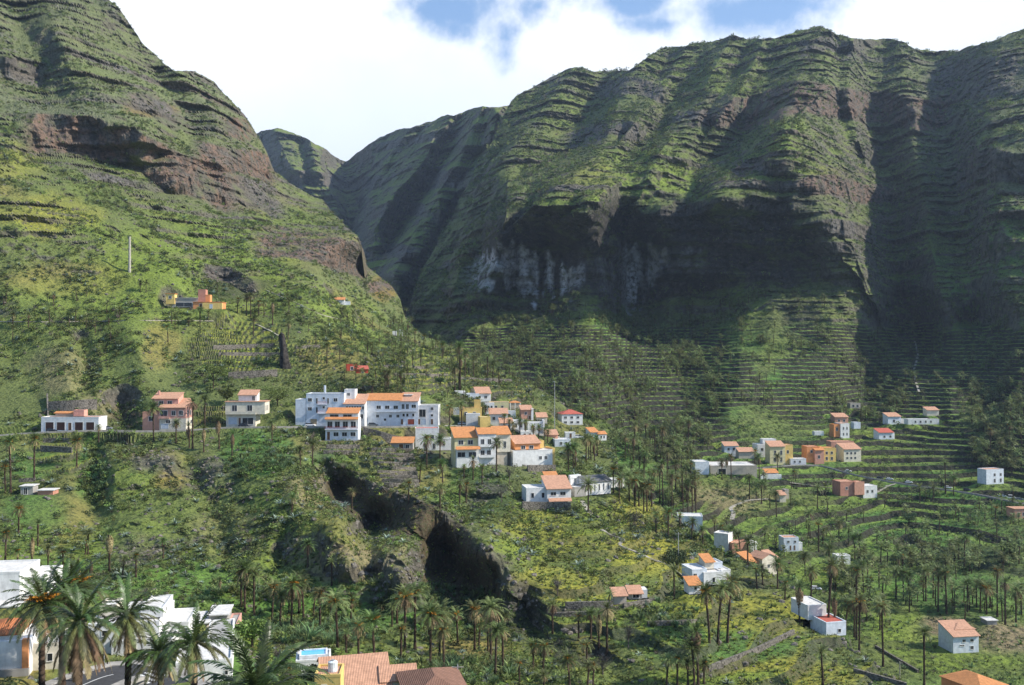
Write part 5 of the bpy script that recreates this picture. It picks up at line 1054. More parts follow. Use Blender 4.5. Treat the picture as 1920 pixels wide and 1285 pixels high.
for a in [(282, 806, 'red', 3, 'bright red car parked in front of the pink terraced house'), (311, 807, 'whitevan', 2, 'white van parked right of the red car'), (99, 810, 'dark', 4, 'dark car parked before the first garage door'),
          (200, 806, 'grey', 0, 'grey car parked at the right end of the garage building'), (458, 801, 'dark', 0, 'dark car under the cream two storey house'), (582, 800, 'white', 2, 'white car parked by the large white block'),
          (700, 799, 'grey', 0, 'grey car parked before the long white house'), (868, 797, 'white', 2, 'white car under the two palms beside the yellow house'), (884, 797, 'grey', 2, 'grey car next to the yellow house'), (1030, 819, 'white', 8, 'white car parked left of the tiny white shed'),
          (1085, 822, 'white', 8, 'white car parked right of the tiny white shed'), (1095, 824, 'white', 8, 'outermost white car at the crest parking'),
          (1590, 885, 'white', -12, 'white car nearest the cream house on the right road'), (1650, 898, 'dark', -12, 'dark car between the white cars on the right road'), (1668, 900, 'white', -10, 'white car just right of the dark one on the right road'),
          (1704, 906, 'white', -10, 'lone white car above the long retaining wall'), (1778, 916, 'white', -8, 'white car in the middle of the right road under a palm'), (1813, 920, 'dark', -8, 'dark car right of the white one under a palm'),
          (1880, 932, 'white', -12, 'left white car at the far right bend'), (1897, 935, 'whitevan', -12, 'white van at the far right bend'), (1912, 938, 'grey', -12, 'last grey car at the right edge of the road'), (1530, 1106, 'white', -5, 'white car parked in the valley field behind the leaning palm')]:
    car(*a)
# poles
def pole(px, py, hpx, label, m=None, arms=1, r=.14, name='utility_pole', cat='pole'):
    h = hit(px, py)
    if not h: return
    k = h[0].y / FPX; H_ = hpx * k; t = thing(name, label, cat, h[0])
    MB().tube([(0, 0, -1), (0, 0, H_)], [r * 1.4, r], 8).build('shaft', m or mat('pole_wood', (.40, .37, .31), .9), t)
    for i in range(arms): MB().box(-.9, .9, -.06, .06, H_ - .5 - i * .9, H_ - .38 - i * .9).build('crossarm', mat('pole_wood', (.40, .37, .31), .9), t)
    return t
pole(243, 510, 66, 'tall pale electricity pylon standing on the left slope', r=.55, arms=3)
pole(195, 1262, 48, 'thin street pole by the foreground crossing', m=mat('galvanised', (.4, .4, .42), .4), arms=0, r=.06)
pole(1272, 1065, 66, 'thin grey pole on the yellow spur', m=mat('galvanised', (.4, .4, .42), .4), arms=1, r=.08)
pole(1687, 1275, 34, 'short wooden pole in the lower green field')
pole(858, 1290, 44, 'thin grey pole behind the brown roof', m=mat('galvanised', (.4, .4, .42), .4), arms=1, r=.07)
lp = pole(1040, 812, 96, 'tall slim street lamp at the right end of the hamlet', m=mat('galvanised', (.4, .4, .42), .4), arms=0, r=.09, name='street_lamp', cat='street lamp')
if lp: MB().box(-.9, .1, -.14, .14, lp.location.y / FPX * 96 - .06, lp.location.y / FPX * 96 + .1).build('lamp_head', mat('galvanised', (.4, .4, .42), .4), lp)
# ------------------------------------------------------------------ vegetation meshes
rng = random.Random(11)
LEAF = mat('palm_frond', (.11, .155, .042), .5, .35, .3, .7, transl=.30, kind='leaf')
LEAFP = mat('palm_frond_pale', (.19, .225, .080), .6, .3, .3, .7, transl=.35, kind='leaf')
DEAD = mat('palm_frond_dead', (.29, .21, .12), .9, .1, .25, .9, transl=.2, kind='leaf')
BARK = mat('palm_bark', (.075, .052, .036), .95, .1, .35, 1.5, .08)
FRUIT = mat('palm_fruit_stalks', (.52, .22, .02), .7, .2, .2, 1.0, transl=.15)
def frond_pts(elev, az, L, droop, n):
    """points along an arching rib"""
    p = Vector((0, 0, 0)); e = elev; out = [p.copy()]; st = L / n
    for i in range(n):
        p = p + Vector((math.cos(e) * math.cos(az), math.cos(e) * math.sin(az), math.sin(e))) * st
        e = max(e - droop * (0.5 + i / n) / n, -1.45); out.append(p.copy())
    return out
def frond_faces(mb, pts, wid, az, hang=.35, dense=1, rib=.035):
    side = Vector((-math.sin(az), math.cos(az), 0)); n = len(pts) - 1
    m = n * dense
    def at(t):
        t = max(0, min(t, n - 1e-6)); i = int(t); return pts[i].lerp(pts[i + 1], t - i)
    for j in range(m):
        t = (j + .6) / m * n; a = at(t); b = at(t + n / m * .8); fr = t / n
        w = wid * (math.sin(math.pi * min(1, fr * .86 + .12)) ** .6) * (1 if fr > .12 else .3)
        fwd = (at(t + .3) - at(t - .3)).normalized()
        for s in (-1, 1):
            tip = a + side * s * w + fwd * w * .75 + Vector((0, 0, -w * hang * rng.uniform(.6, 1.4)))
            mb.poly([a, b, tip], [(0, 1, 2)])
    for i in range(n):                                              # the rib itself
        mb.poly([pts[i] - side * rib, pts[i] + side * rib, pts[i + 1] + side * rib * .7, pts[i + 1] - side * rib * .7], [(0, 1, 2, 3)])
def crown_mesh(name, seed, R, nf, lo, hi, m, wid=.44, seg=6, dense=1, droop=1.5, hang=.35):
    rng.seed(seed); mb = MB()
    for i in range(nf):
        az = i * 2.39996 + rng.uniform(-.25, .25); e = lo + (hi - lo) * ((i + .5) / nf) ** .8 + rng.uniform(-.1, .1)
        L = R * rng.uniform(.82, 1.15) * (1 - .22 * max(0, math.sin(e)))
        frond_faces(mb, frond_pts(e, az, L, droop * rng.uniform(.7, 1.25), seg), wid * R / 3.4, az, hang, dense)
    return mb.mesh(name, m)
CROWN = [crown_mesh('crown', 20 + i, 3.4, n, -.35, 1.45, LEAF if i % 2 == 0 else LEAFP, seg=6, dense=2, droop=dr) for i, (n, dr) in enumerate([(46, 1.5), (40, 1.7), (52, 1.35), (34, 1.8), (44, 1.6), (28, 1.2)])]
CROWN_S = [crown_mesh('crown', 40 + i, 2.5, n, .2, 1.5, LEAF, seg=5, dense=2, droop=1.1) for i, n in enumerate((18, 22))]
SKIRT = [crown_mesh('dead_fronds', 60 + i, 2.7, n, -1.25, -.15, DEAD, wid=.30, seg=5, dense=2, droop=1.5, hang=.7) for i, n in enumerate((26, 34, 20))]
def tied_mesh(seed):
    rng.seed(seed); mb = MB()
    for i in range(34):
        az = i * 2.4; r0 = .35; z0 = -rng.uniform(0, 1.2); L = rng.uniform(2.6, 4.4)
        pts = [Vector((math.cos(az) * r, math.sin(az) * r, z0 - L * t)) for t, r in ((0, r0), (.25, r0 + .45), (.6, r0 + .35), (1, r0 + .1))]
        frond_faces(mb, pts, .22, az, .3, 2)
    return mb.mesh('dead_fronds', DEAD)
TIED = [tied_mesh(80), tied_mesh(81)]
def fruit_mesh(seed):
    rng.seed(seed); mb = MB()
    for i in range(16):
        az = rng.uniform(0, 6.28); pts = frond_pts(rng.uniform(.5, 1.1), az, rng.uniform(.9, 1.5), 2.2, 3)
        frond_faces(mb, pts, .16, az, .8, 2, .05)
    return mb.mesh('fruit_stalks', FRUIT)
FRUITS = [fruit_mesh(90), fruit_mesh(91)]
def trunk_mesh(seed, bend):
    rng.seed(seed); n = 12; pts = []; rad = []
    for i in range(n + 1):
        t = i / n; pts.append((bend * math.sin(t * 1.5) * t, bend * .3 * t * t, t - (.06 if i == 0 else 0))); rad.append(.33 * (1.35 - .45 * min(1, t * 6) + (.18 if t > .9 else 0)) * (1 + rng.uniform(-.08, .08)))
    P = [(p[0], p[1], p[2] * 10) for p in pts]; return MB().tube(P, rad, 7).mesh('trunk', BARK), pts[-1]
TRUNK = [trunk_mesh(i, b) for i, b in enumerate((0.0, .5, -.5, 1.1, -1.0))]
PALMS = []
def palm(px, py, top, kind=None, lean=None, R=None):
    h = hit(px, py)
    if not h: return None
    loc = h[0]; k = loc.y / FPX; T = max((py - top) * k, 3.0)
    r = rng.random
    if kind is None:
        q = r(); kind = 'f' if q < .30 else ('t' if q < .36 else ('s' if q < .40 else 'n'))
    R = R or min(4.4, max(1.9, T * .37)) * (0.85 + .3 * r())
    cz = T - R * (.52 if kind != 't' else .5); sc_ = R / 3.4
    rz = r() * 6.28
    t = bpy.data.objects.new('palm_tree', None); COL.objects.link(t); t.location = loc; t.empty_display_size = .5; t.rotation_euler = (0, 0, rz if lean is None else 0)
    ti = (0 if lean is None and r() < .5 else rng.randrange(1, 3)) if lean is None else (3 if lean > 0 else 4)
    tm, tp = TRUNK[ti]; girth = min(1.0, .5 + T * .028)
    add('trunk', tm, t, (0, 0, 0), (0, 0, 0), (girth, girth, cz / 10))
    c = (tp[0] * girth, tp[1] * girth, cz)
    if kind == 't':
        add('crown', CROWN_S[rng.randrange(2)], t, c, (0, 0, rz), (sc_, sc_, sc_)); add('dead_fronds', TIED[rng.randrange(2)], t, c, (0, 0, rz), (sc_ * .9, sc_ * .9, min(1, cz / 5)))
    else:
        add('crown', CROWN_S[rng.randrange(2)] if kind == 's' else CROWN[rng.randrange(6)], t, c, (rng.uniform(-.1, .1), rng.uniform(-.1, .1), rz), (sc_, sc_, sc_))
        if r() < .75 and cz > 1.5: s2 = sc_ * min(1, cz / 2.6); add('dead_fronds', SKIRT[rng.randrange(3)], t, c, (0, 0, rz + 1), (sc_, sc_, s2 * rng.uniform(.7, 1.1)))
        if kind == 'f': add('fruit_stalks', FRUITS[rng.randrange(2)], t, (c[0], c[1], c[2] + .1), (0, 0, rz), (sc_ * 1.1,) * 3)
    PALMS.append(dict(o=t, px=px, py=py, top=top, T=T, kind=kind, y=loc.y)); return t
P_LIST = """20,925,818 10,925,865 64,902,812 144,875,815 35,1003,942 10,1052,990 34,1066,1025,f 60,1058,998,t 71,1030,970 90,1065,1020 118,1075,1030 185,828,795 205,1075,985,t 306,1047,1008 165,1040,990 160,1040,1010
168,1082,1045,t 230,1082,1040 255,1082,1035 288,828,752 355,840,790,t 361,842,742 384,805,740 382,848,795,t 411,842,778,t 330,832,785 435,862,805,t 510,833,785 563,875,835 586,877,825 547,965,925 577,1064,1010
452,1138,1060 459,1148,1050 476,1155,1062 510,1168,1088,f 525,1175,1105 546,1178,1080,f 569,1162,1080,f 562,1140,1072 600,1185,1100,f 620,1170,1120 633,1220,1108,f 658,1170,1120,f 649,1224,1180 672,1237,1160 702,1250,1145,f 712,1155,1125,f
752,1252,1168,f 735,1175,1130 745,1170,1120 415,1112,1080 542,1150,1110 560,1150,1105 588,1155,1110 622,1098,1045 759,1218,1098,f 778,1218,1095,f 744,1170,1115 807,1250,1135,f 804,1200,1130,f 824,1232,1130 832,1258,1170 858,1208,1140,f
890,1220,1128,f 898,1216,1160 915,1225,1160 920,1245,1120 929,1267,1170 943,1260,1165 945,1200,1143 974,1290,1232,f 1018,1262,1200,f 1000,1255,1200 1068,1290,1222,f 1036,1188,1122 1085,1202,1148 1020,1290,1255 1100,1252,1200,f
1108,1215,1140 1123,1215,1140,t 1138,1225,1125 1141,1135,1105 1264,1124,1058 1330,1205,1092,,-1 1346,1208,1088,,1 1364,1205,1075,,1 1302,1290,1195 1309,1290,1165,t 1250,1288,1225 1270,1288,1225 1290,1288,1235 1320,1282,1235 1102,1290,1240 1095,1228,1200 1112,1290,1240
1419,1104,1060 1430,1096,1058 1458,1104,1045 1472,1125,1085 1499,1172,1085,t 1521,1136,1058 1553,1182,1045,,1 1565,1182,1110,t 1585,1190,1120,,1 1602,1195,1120 1611,1222,1115 1606,1200,1060 1650,1182,1120 1656,1250,1125 1733,1290,1175 1543,1288,1210 1619,1112,1050 1631,1120,1078
1680,1124,1060 1694,1125,1065 1702,1127,1070 1732,1127,1085 1736,1128,1060 1750,1122,1055 1759,1148,1060 1775,1152,1065 1786,1140,1090 1814,1148,1085 1831,1139,1085 1838,1148,1085 1850,1152,1090 1856,1140,1090 1885,1172,1080 1905,1167,1095 1915,1152,1090 1870,1157,1060
1103,960,895 1150,925,870 1180,940,880 1207,960,905 1213,960,900 1222,950,895 1237,945,870 1243,950,860 1251,900,840 1260,960,880 1281,965,880 1290,968,900 1298,968,890 1305,968,880 1230,998,960 1253,1005,950 1275,993,960 1297,1012,970 1318,1022,985 1340,1005,965
1352,1018,980 1358,1020,985 1372,1032,985 1380,1033,990 1388,1042,995,,-1 1402,1062,1005 1405,937,890 1428,945,900 1456,970,920 1354,900,860 1364,890,855 1371,898,850 1415,880,840 1424,900,850 1458,882,850
843,805,752 866,812,750 931,884,820 887,900,853 904,908,870 870,898,870 862,945,900 874,943,900 1099,865,812 1104,860,812 1108,862,815 1115,865,825 1120,855,815 1066,883,830 1075,885,830 1079,875,825 945,808,775 955,815,785 962,822,790 975,822,785 985,818,785 1000,830,795 1010,830,795 1020,835,800 1027,832,805 905,785,755 912,792,760
863,730,665 858,690,655 853,730,680 861,728,640 872,705,655 888,705,665 914,712,660 924,715,675 935,722,690 778,645,615 795,652,625 817,652,627 830,672,640 764,622,605 789,688,655 696,664,640 613,682,642,f 637,677,650 722,732,692 728,737,690 752,737,695 705,722,690 540,637,600 475,630,590
445,587,555 462,592,550 470,594,548 485,592,560 495,592,560 511,609,560 24,617,585 53,614,583 93,609,580 100,574,548 130,612,585 204,610,590 263,547,525 322,607,580 315,642,607 354,612,595 375,614,575
1533,955,908 1519,1010,955 1535,1035,975 1543,1020,990 1573,1015,975 1603,1048,1000 1611,1048,1000 1488,905,880 1492,903,880 1773,925,860 1788,928,890 1510,1080,1035 1555,1097,1020 1693,1075,1035 1685,1072,1040 1781,1047,1010 1808,1062,1000 1838,1037,1000 1866,985,945 1857,860,800 1875,862,820 1893,832,790
800,880,812,f 825,868,815 830,905,860 787,905,868,n 766,945,898 825,955,905 660,955,915 545,1280,1240""".split()
for s in P_LIST:
    a = s.split(','); palm(float(a[0]), float(a[1]), float(a[2]), (a[3] or None) if len(a) > 3 else None, float(a[4]) if len(a) > 4 else None)
ZONES = [((1160, 1310), (840, 950), 32, 55), ((1560, 1915), (1050, 1160), 30, 62), ((1530, 1700), (1080, 1200), 8, 70), ((960, 1060), (800, 840), 5, 30), ((560, 900), (1140, 1190), 10, 55), ((20, 300), (1000, 1090), 8, 45)]
for (xa, xb), (ya, yb), n, hp in ZONES:
    for _ in range(n):
        if len(PALMS) >= 296: break
        x, y = rng.uniform(xa, xb), rng.uniform(ya, yb); palm(x, y, y - hp * rng.uniform(.7, 1.1))
# ---- the foreground palms: every frond is a part
def big_frond(seed, L, m, e0, droop):
    rng.seed(seed); mb = MB(); n = 10; pts = frond_pts(e0, 0, L, droop, n)
    for i in range(n):
        r0, r1 = .06 * (1 - i / n) + .015, .06 * (1 - (i + 1) / n) + .015
        mb.poly([pts[i] + Vector((0, -r0, 0)), pts[i] + Vector((0, r0, 0)), pts[i + 1] + Vector((0, r1, 0)), pts[i + 1] + Vector((0, -r1, 0))], [(0, 1, 2, 3)])
    m_ = 30
    for j in range(m_):
        t = (j + 1.5) / (m_ + 1.5) * n; i = min(int(t), n - 1); a = pts[i].lerp(pts[i + 1], t - i); f = (pts[i + 1] - pts[i]).normalized(); fr = t / n
        w = L * .145 * (math.sin(math.pi * min(1, fr * .85 + .13)) ** .7); up = Vector((0, 1, 0)).cross(f) * -1
        for s in (-1, 1):
            tip = a + Vector((0, s, 0)) * w * .72 + f * w * .85 + Vector((0, 0, -w * rng.uniform(.1, .55))); mid = a.lerp(tip, .5) + Vector((0, 0, w * .08))
            mb.poly([a - f * .05, a + f * .05, mid + f * .055, tip, mid - f * .055], [(0, 1, 2, 4), (4, 2, 3)])
    return mb.mesh('frond', m)
LEAFF = mat('big_palm_frond', (.062, .098, .024), .42, .45, .25, 1.2, transl=.18, kind='leaf'); LEAFG = mat('big_palm_frond_low', (.13, .14, .05), .5, .35, .25, 1.2, transl=.2, kind='leaf')
BF = {k: [big_frond(100 + i + 10 * j, 3.9, m, e, d) for i, (e, d) in enumerate(sp_)] for j, (k, m, sp_) in enumerate((
    ('young', LEAFF, ((1.35, .9), (1.15, 1.2), (.95, 1.4))), ('mid', LEAFF, ((.7, 1.7), (.5, 1.6), (.3, 1.6))), ('low', LEAFG, ((.0, 1.4), (-.2, 1.3), (-.4, 1.1))), ('dead', DEAD, ((-.8, .8), (-1.0, .5), (-1.2, .3)))))}
BIGT = []
for s_ in range(2):
    rng.seed(200 + s_); n = 22; pts = []; rad = []
    for i in range(n * 2 + 1):
        t = i / (n * 2); pts.append((.12 * math.sin(t * 3 + s_), .1 * math.sin(t * 2), t * 10)); rad.append((.36 if i % 2 else .31) * (1.25 - .3 * min(1, t * 5)))
    BIGT.append(MB().tube(pts, rad, 12).mesh('trunk', BARK))
def big_palm(px, pc, d, R, label, counts=(10, 18, 14, 16), fruit=True, z_low=14, skirt=1.0):
    """px, pc: pixel of the heart of the crown, d: depth"""
    x, y, z = unproj(px, pc, d); g = drop(x, y); gz = g.z if g is not None else z - z_low
    gz = min(gz, z - 5); h = z - gz; t = thing('palm_tree', label, 'palm tree', (x, y, gz), 0, 'tall palms in the foreground')
    add('trunk', BIGT[rng.randrange(2)], t, (0, 0, -.5), (0, 0, rng.uniform(0, 6)), (1.05, 1.05, (h + .5) / 10)); s = R / 3.9; i = 0
    for kind, n in zip(('young', 'mid', 'low', 'dead'), counts):
        for q in range(n):
            az = i * 2.39996 + rng.uniform(-.2, .2); i += 1; f = s * rng.uniform(1.1, 1.42) * (skirt if kind == 'dead' else 1)
            add('frond' if kind != 'dead' else 'dead_frond', BF[kind][rng.randrange(3)], t, (math.cos(az) * .2, math.sin(az) * .2, h - (.5 if kind == 'dead' else 0) - rng.uniform(0, .5)), (rng.uniform(-.12, .12), 0, az), (f, f, f))
    if fruit:
        for q in range(2): add('fruit_stalks', FRUITS[q], t, (.5 * (1 - 2 * q), -.5, h + .2), (0, 0, q * 2), (1.3, 1.3, 1.1))
    LAND.append((px, pc, label)); return t
for a in [(80, 1128, 100, 3.9, 'leftmost tall palm of the dense foreground clump, with a thick trunk'), (118, 1112, 104, 3.6, 'tall dark palm at the top middle of the foreground clump'), (150, 1160, 92, 3.7, 'big palm of the foreground clump with a long straw skirt'),
          (143, 1095, 108, 3.4, 'rearmost palm of the foreground clump with orange fruit stalks'), (238, 1150, 96, 3.3, 'solitary tall foreground palm with fine drooping fronds over the street'), (300, 1218, 96, 3.3, 'low bushy foreground palm between the street and the white house'),
          (364, 1200, 88, 3.2, 'foreground palm with a pale trunk in front of the concrete house')]:
    sk = 1.15 if 'straw' in a[4] else (.8 if 'solitary' in a[4] else .7)
    cnt = (10, 20, 12, 26) if 'straw' in a[4] else ((9, 16, 20, 18) if 'solitary' in a[4] else (11, 20, 16, 12))
    big_palm(a[0], a[1], a[2], a[3], a[4], cnt, 'fruit' in a[4] or 'thick' in a[4], skirt=sk)
big_palm(482, 1292, 62, 4.3, 'nearest palm crown, cut by the bottom edge', (14, 16, 8, 0), False)
# ---- broadleaf trees and big bushes
def leaf_cloud(mb, c, r, n, s, squash=.8):
    for _ in range(n):
        v = Vector((rng.gauss(0, 1), rng.gauss(0, 1), rng.gauss(0, 1))).normalized() * (rng.random() ** .35); p = Vector((c[0] + v.x * r, c[1] + v.y * r, c[2] + v.z * r * squash))
        a = Vector((rng.uniform(-1, 1), rng.uniform(-1, 1), rng.uniform(-.6, .6))).normalized() * s * rng.uniform(.6, 1.3); b = a.cross(Vector((rng.uniform(-1, 1), rng.uniform(-1, 1), rng.uniform(-1, 1)))).normalized() * s * rng.uniform(.4, .8)
        mb.poly([p - a, p + b, p + a, p - b], [(0, 1, 2, 3)])
LG = mat('foliage_green', (.13, .175, .040), .6, .3, .35, .6, transl=.25, kind='leaf'); LD = mat('foliage_dark', (.060, .092, .030), .6, .3, .3, .6, transl=.2, kind='leaf')
TWIG = mat('bare_twigs', (.16, .135, .115), .95, .1, .25, 1.0)
def tree(px, py, wpx, hpx, label, m=LG, seed=0, name='broadleaf_tree'):
    h = hit(px, py)
    if not h: return
    rng.seed(300 + seed); k = h[0].y / FPX; W = wpx * k / 2; Ht = hpx * k; t = thing(name, label, 'tree', h[0])
    tb = MB(); tb.tube([(0, 0, -.5), (.1, 0, Ht * .35), (0, .1, Ht * .6)], [.25, .18, .1], 7); cb = MB()
    for i in range(9):
        a = i * 2.4; rr = W * rng.uniform(.25, .72); c = (math.cos(a) * rr, math.sin(a) * rr * .8, Ht * rng.uniform(.5, .85))
        tb.tube([(.1, 0, Ht * .3), (c[0] * .6, c[1] * .6, c[2] * .8), c], [.1, .06, .02], 5); leaf_cloud(cb, c, W * rng.uniform(.3, .48), 170, .28 if W > 3 else .2)
    tb.build('trunk', BARK, t); cb.build('crown', m, t)
def bare_tree(px, py, wpx, hpx, label, seed=0):
    h = hit(px, py)
    if not h: return
    rng.seed(400 + seed); k = h[0].y / FPX; W = wpx * k / 2; Ht = hpx * k; t = thing('bare_tree', label, 'tree', h[0]); tb = MB(); cb = MB()
    tb.tube([(0, 0, -.5), (.05, 0, Ht * .4)], [.16, .1], 6)
    for i in range(60):
        a = rng.uniform(0, 6.28); e = rng.uniform(.4, 1.4); L = Ht * .62 * rng.uniform(.6, 1); p0 = Vector((0, 0, Ht * rng.uniform(.2, .45))); d = Vector((math.cos(a) * math.cos(e) * W / Ht * 1.5, math.sin(a) * math.cos(e), math.sin(e))); p1 = p0 + d * L * .5; p2 = p1 + (d + Vector((rng.uniform(-.4, .4), rng.uniform(-.4, .4), .2))) * L * .5
        cb.tube([p0, p1, p2], [.035, .022, .01], 3)
        for j in range(4):
            q = p1.lerp(p2, rng.random()); cb.tube([q, q + Vector((rng.uniform(-1, 1), rng.uniform(-1, 1), rng.uniform(0, 1))) * L * .22], [.015, .006], 3)
    tb.build('trunk', TWIG, t); cb.build('twigs', TWIG, t)
for i, a in enumerate([(472, 1215, 84, 52, 'rounded bright green tree right of the grey concrete wall', LG), (590, 1285, 60, 34, 'dark green shrub tree behind the ochre yellow cube', LD), (400, 728, 50, 46, 'leafy green tree left of the cream two storey house', LG), (425, 760, 34, 34, 'green bush tree touching the cream house roof', LG),
        (1062, 905, 24, 26, 'green tree behind the garden wall near the chapel', LG), (1268, 1068, 60, 34, 'spreading dark green tree left of the stacked white cubes', LD), (826, 722, 20, 14, 'small round dark tree on the crest meadow', LD), (1240, 825, 60, 34, 'grey green tree in the valley bottom wood', LD),
        (990, 775, 16, 18, 'little green tree beside the pink house', LG), (1005, 868, 18, 22, 'dark crooked tree in front of the white house with the yellow corner', LD), (1704, 985, 30, 26, 'dark round tree beside the long terrace pond', LD), (250, 1245, 36, 26, 'garden shrubs beside the foreground street', LD), (845, 815, 26, 18, 'round green bush beneath the two palms', LG),
        (650, 742, 46, 24, 'grey green cactus thicket above the orange roof', LD), (520, 762, 70, 34, 'light green shrubbery between the cream house and the white block', LG), (1352, 1085, 14, 26, 'small dark garden tree before the stacked cubes', LD), (900, 795, 24, 16, 'green garden bush left of the bright yellow cube', LG)]):
    tree(*a[:5], a[5], i)
for i, a in enumerate([(1178, 1215, 50, 62, 'leafless grey tree on the lower green terrace'), (1045, 1118, 44, 40, 'leafless grey tree above the cliff end'), (955, 905, 60, 40, 'tangle of bare branches below the white and yellow house'), (940, 942, 60, 40, 'bare grey thicket at the left of the salmon roofed house'), (1735, 930, 40, 24, 'bare brown bush below the right road'),
        (1230, 625 + 240, 60, 30, 'bare brown tree in the valley wood'), (520, 1240, 30, 26, 'dry bare shrub behind the big frond'), (1190, 985, 40, 26, 'bare spiky shrub on the yellow spur'), (1375, 1000, 46, 36, 'bare dark tree above the wall house'), (1130, 1265, 60, 40, 'dense grey bare thicket at the bottom middle'), (990, 720, 70, 30, 'brown leafless wood on the far crest')]):
    bare_tree(*a, seed=i)
# ------------------------------------------------------------------ wording of the palms
groups = {}; SEEN = set()
for p in PALMS:
    best = min(LAND, key=lambda l: (l[0] - p['px']) ** 2 + 1.6 * (l[1] - p['py'] + 20) ** 2); dx, dy = p['px'] - best[0], p['py'] - best[1] - 12
    rel = ('right of' if dx > 0 else 'left of') if abs(dx) > abs(dy) * .8 else ('below' if dy > 0 else 'above')
    look = {'f': 'palm with orange fruit stalks', 't': 'palm with a tied brown skirt', 's': 'palm with a sparse tuft', 'n': 'palm'}[p['kind']]
    groups.setdefault((look, rel, best[2]), []).append(p)
NUM = ['nearest', 'second', 'third', 'fourth', 'fifth', 'sixth', 'seventh', 'eighth', 'ninth', 'tenth']
for (look, rel, ph), L_ in groups.items():
    L_.sort(key=lambda p: p['px'])
    for i, p in enumerate(L_):
        n = len(L_); ph2 = ph if ph.startswith('the ') else 'the ' + ph
        o_ = 'leftmost' if i == 0 else ('rightmost' if i == n - 1 else (NUM[i] if i < 10 else '%dth' % (i + 1)))
        lb = 'single %s %s %s' % (look, rel, ph2) if n == 1 else ('%s %s of those %s %s' % (o_, look, rel, ph2) if o_.endswith('most') else '%s %s from left %s %s' % (o_, look, rel, ph2))
        ws = lb.split(); lb = ' '.join(ws[:16])
        if lb in SEEN: lb = ' '.join(('slender ' + lb).split()[:16])
        if lb in SEEN: lb = ' '.join(('very ' + lb).split()[:16])
        SEEN.add(lb)
        o = p['o']; o['label'] = lb; o['category'] = 'palm tree'; o['group'] = 'palms growing over the valley'; o['kind'] = 'thing'
# ------------------------------------------------------------------ ground cover and far palms: uncountable, instanced
def variant(name, fn):
    mb = MB(); fn(mb); return mb
def mk_bush(seed, n=46, r=.9, s=.22, m=LG, name='bush'):
    rng.seed(seed); mb = MB(); leaf_cloud(mb, (0, 0, r * .45), r, n, s, .65); return bpy.data.objects.new(name, mb.mesh(name, m))
def mk_tuft(seed, n, L, m, name, e0=.5, e1=1.4, w=.10):
    rng.seed(seed); mb = MB()
    for i in range(n):
        a = i * 2.4 + rng.uniform(-.2, .2); e = rng.uniform(e0, e1); l = L * rng.uniform(.7, 1.2); d = Vector((math.cos(a) * math.cos(e), math.sin(a) * math.cos(e), math.sin(e))); s = Vector((-math.sin(a), math.cos(a), 0)) * w; m_ = d * l * .6; tip = d * l + Vector((math.cos(a), math.sin(a), 0)) * l * .2 - Vector((0, 0, l * .12))
        mb.poly([-s, s, m_ + s * .8, tip, m_ - s * .8], [(0, 1, 2, 4), (4, 2, 3)])
    return bpy.data.objects.new(name, mb.mesh(name, m))
def mk_twig(seed):
    rng.seed(seed); mb = MB()
    for i in range(26):
        a = rng.uniform(0, 6.28); e = rng.uniform(.3, 1.4); d = Vector((math.cos(a) * math.cos(e), math.sin(a) * math.cos(e), math.sin(e))) * rng.uniform(.7, 1.3); mb.tube([(0, 0, 0), d * .6, d + Vector((rng.uniform(-.2, .2), rng.uniform(-.2, .2), 0))], [.03, .02, .008], 3)
    return bpy.data.objects.new('twig_bush', mb.mesh('twig_bush', TWIG))
LO = mat('foliage_olive', (.175, .205, .070), .7, .2, .35, .6, transl=.25, kind='leaf'); AG = mat('agave_leaf', (.20, .25, .19), .6, .3, .2, 1.0, kind='leaf'); RD = mat('reed_leaf', (.125, .190, .080), .7, .2, .25, .8, transl=.3, kind='leaf')
YG = mat('meadow_herb', (.25, .28, .06), .8, .2, .3, .5, transl=.3, kind='leaf'); RK = mat('loose_rock', (.15, .135, .115), .95, .1, .3, 1.5, .06)
def mk_rock(seed):
    rng.seed(seed); b = bmesh.new(); bmesh.ops.create_icosphere(b, subdivisions=1, radius=.6)
    for v in b.verts: v.co *= rng.uniform(.65, 1.2); v.co.z *= .75
    me = bpy.data.meshes.new('rock'); b.to_mesh(me); b.free(); me.materials.append(RK); return bpy.data.objects.new('rock', me)
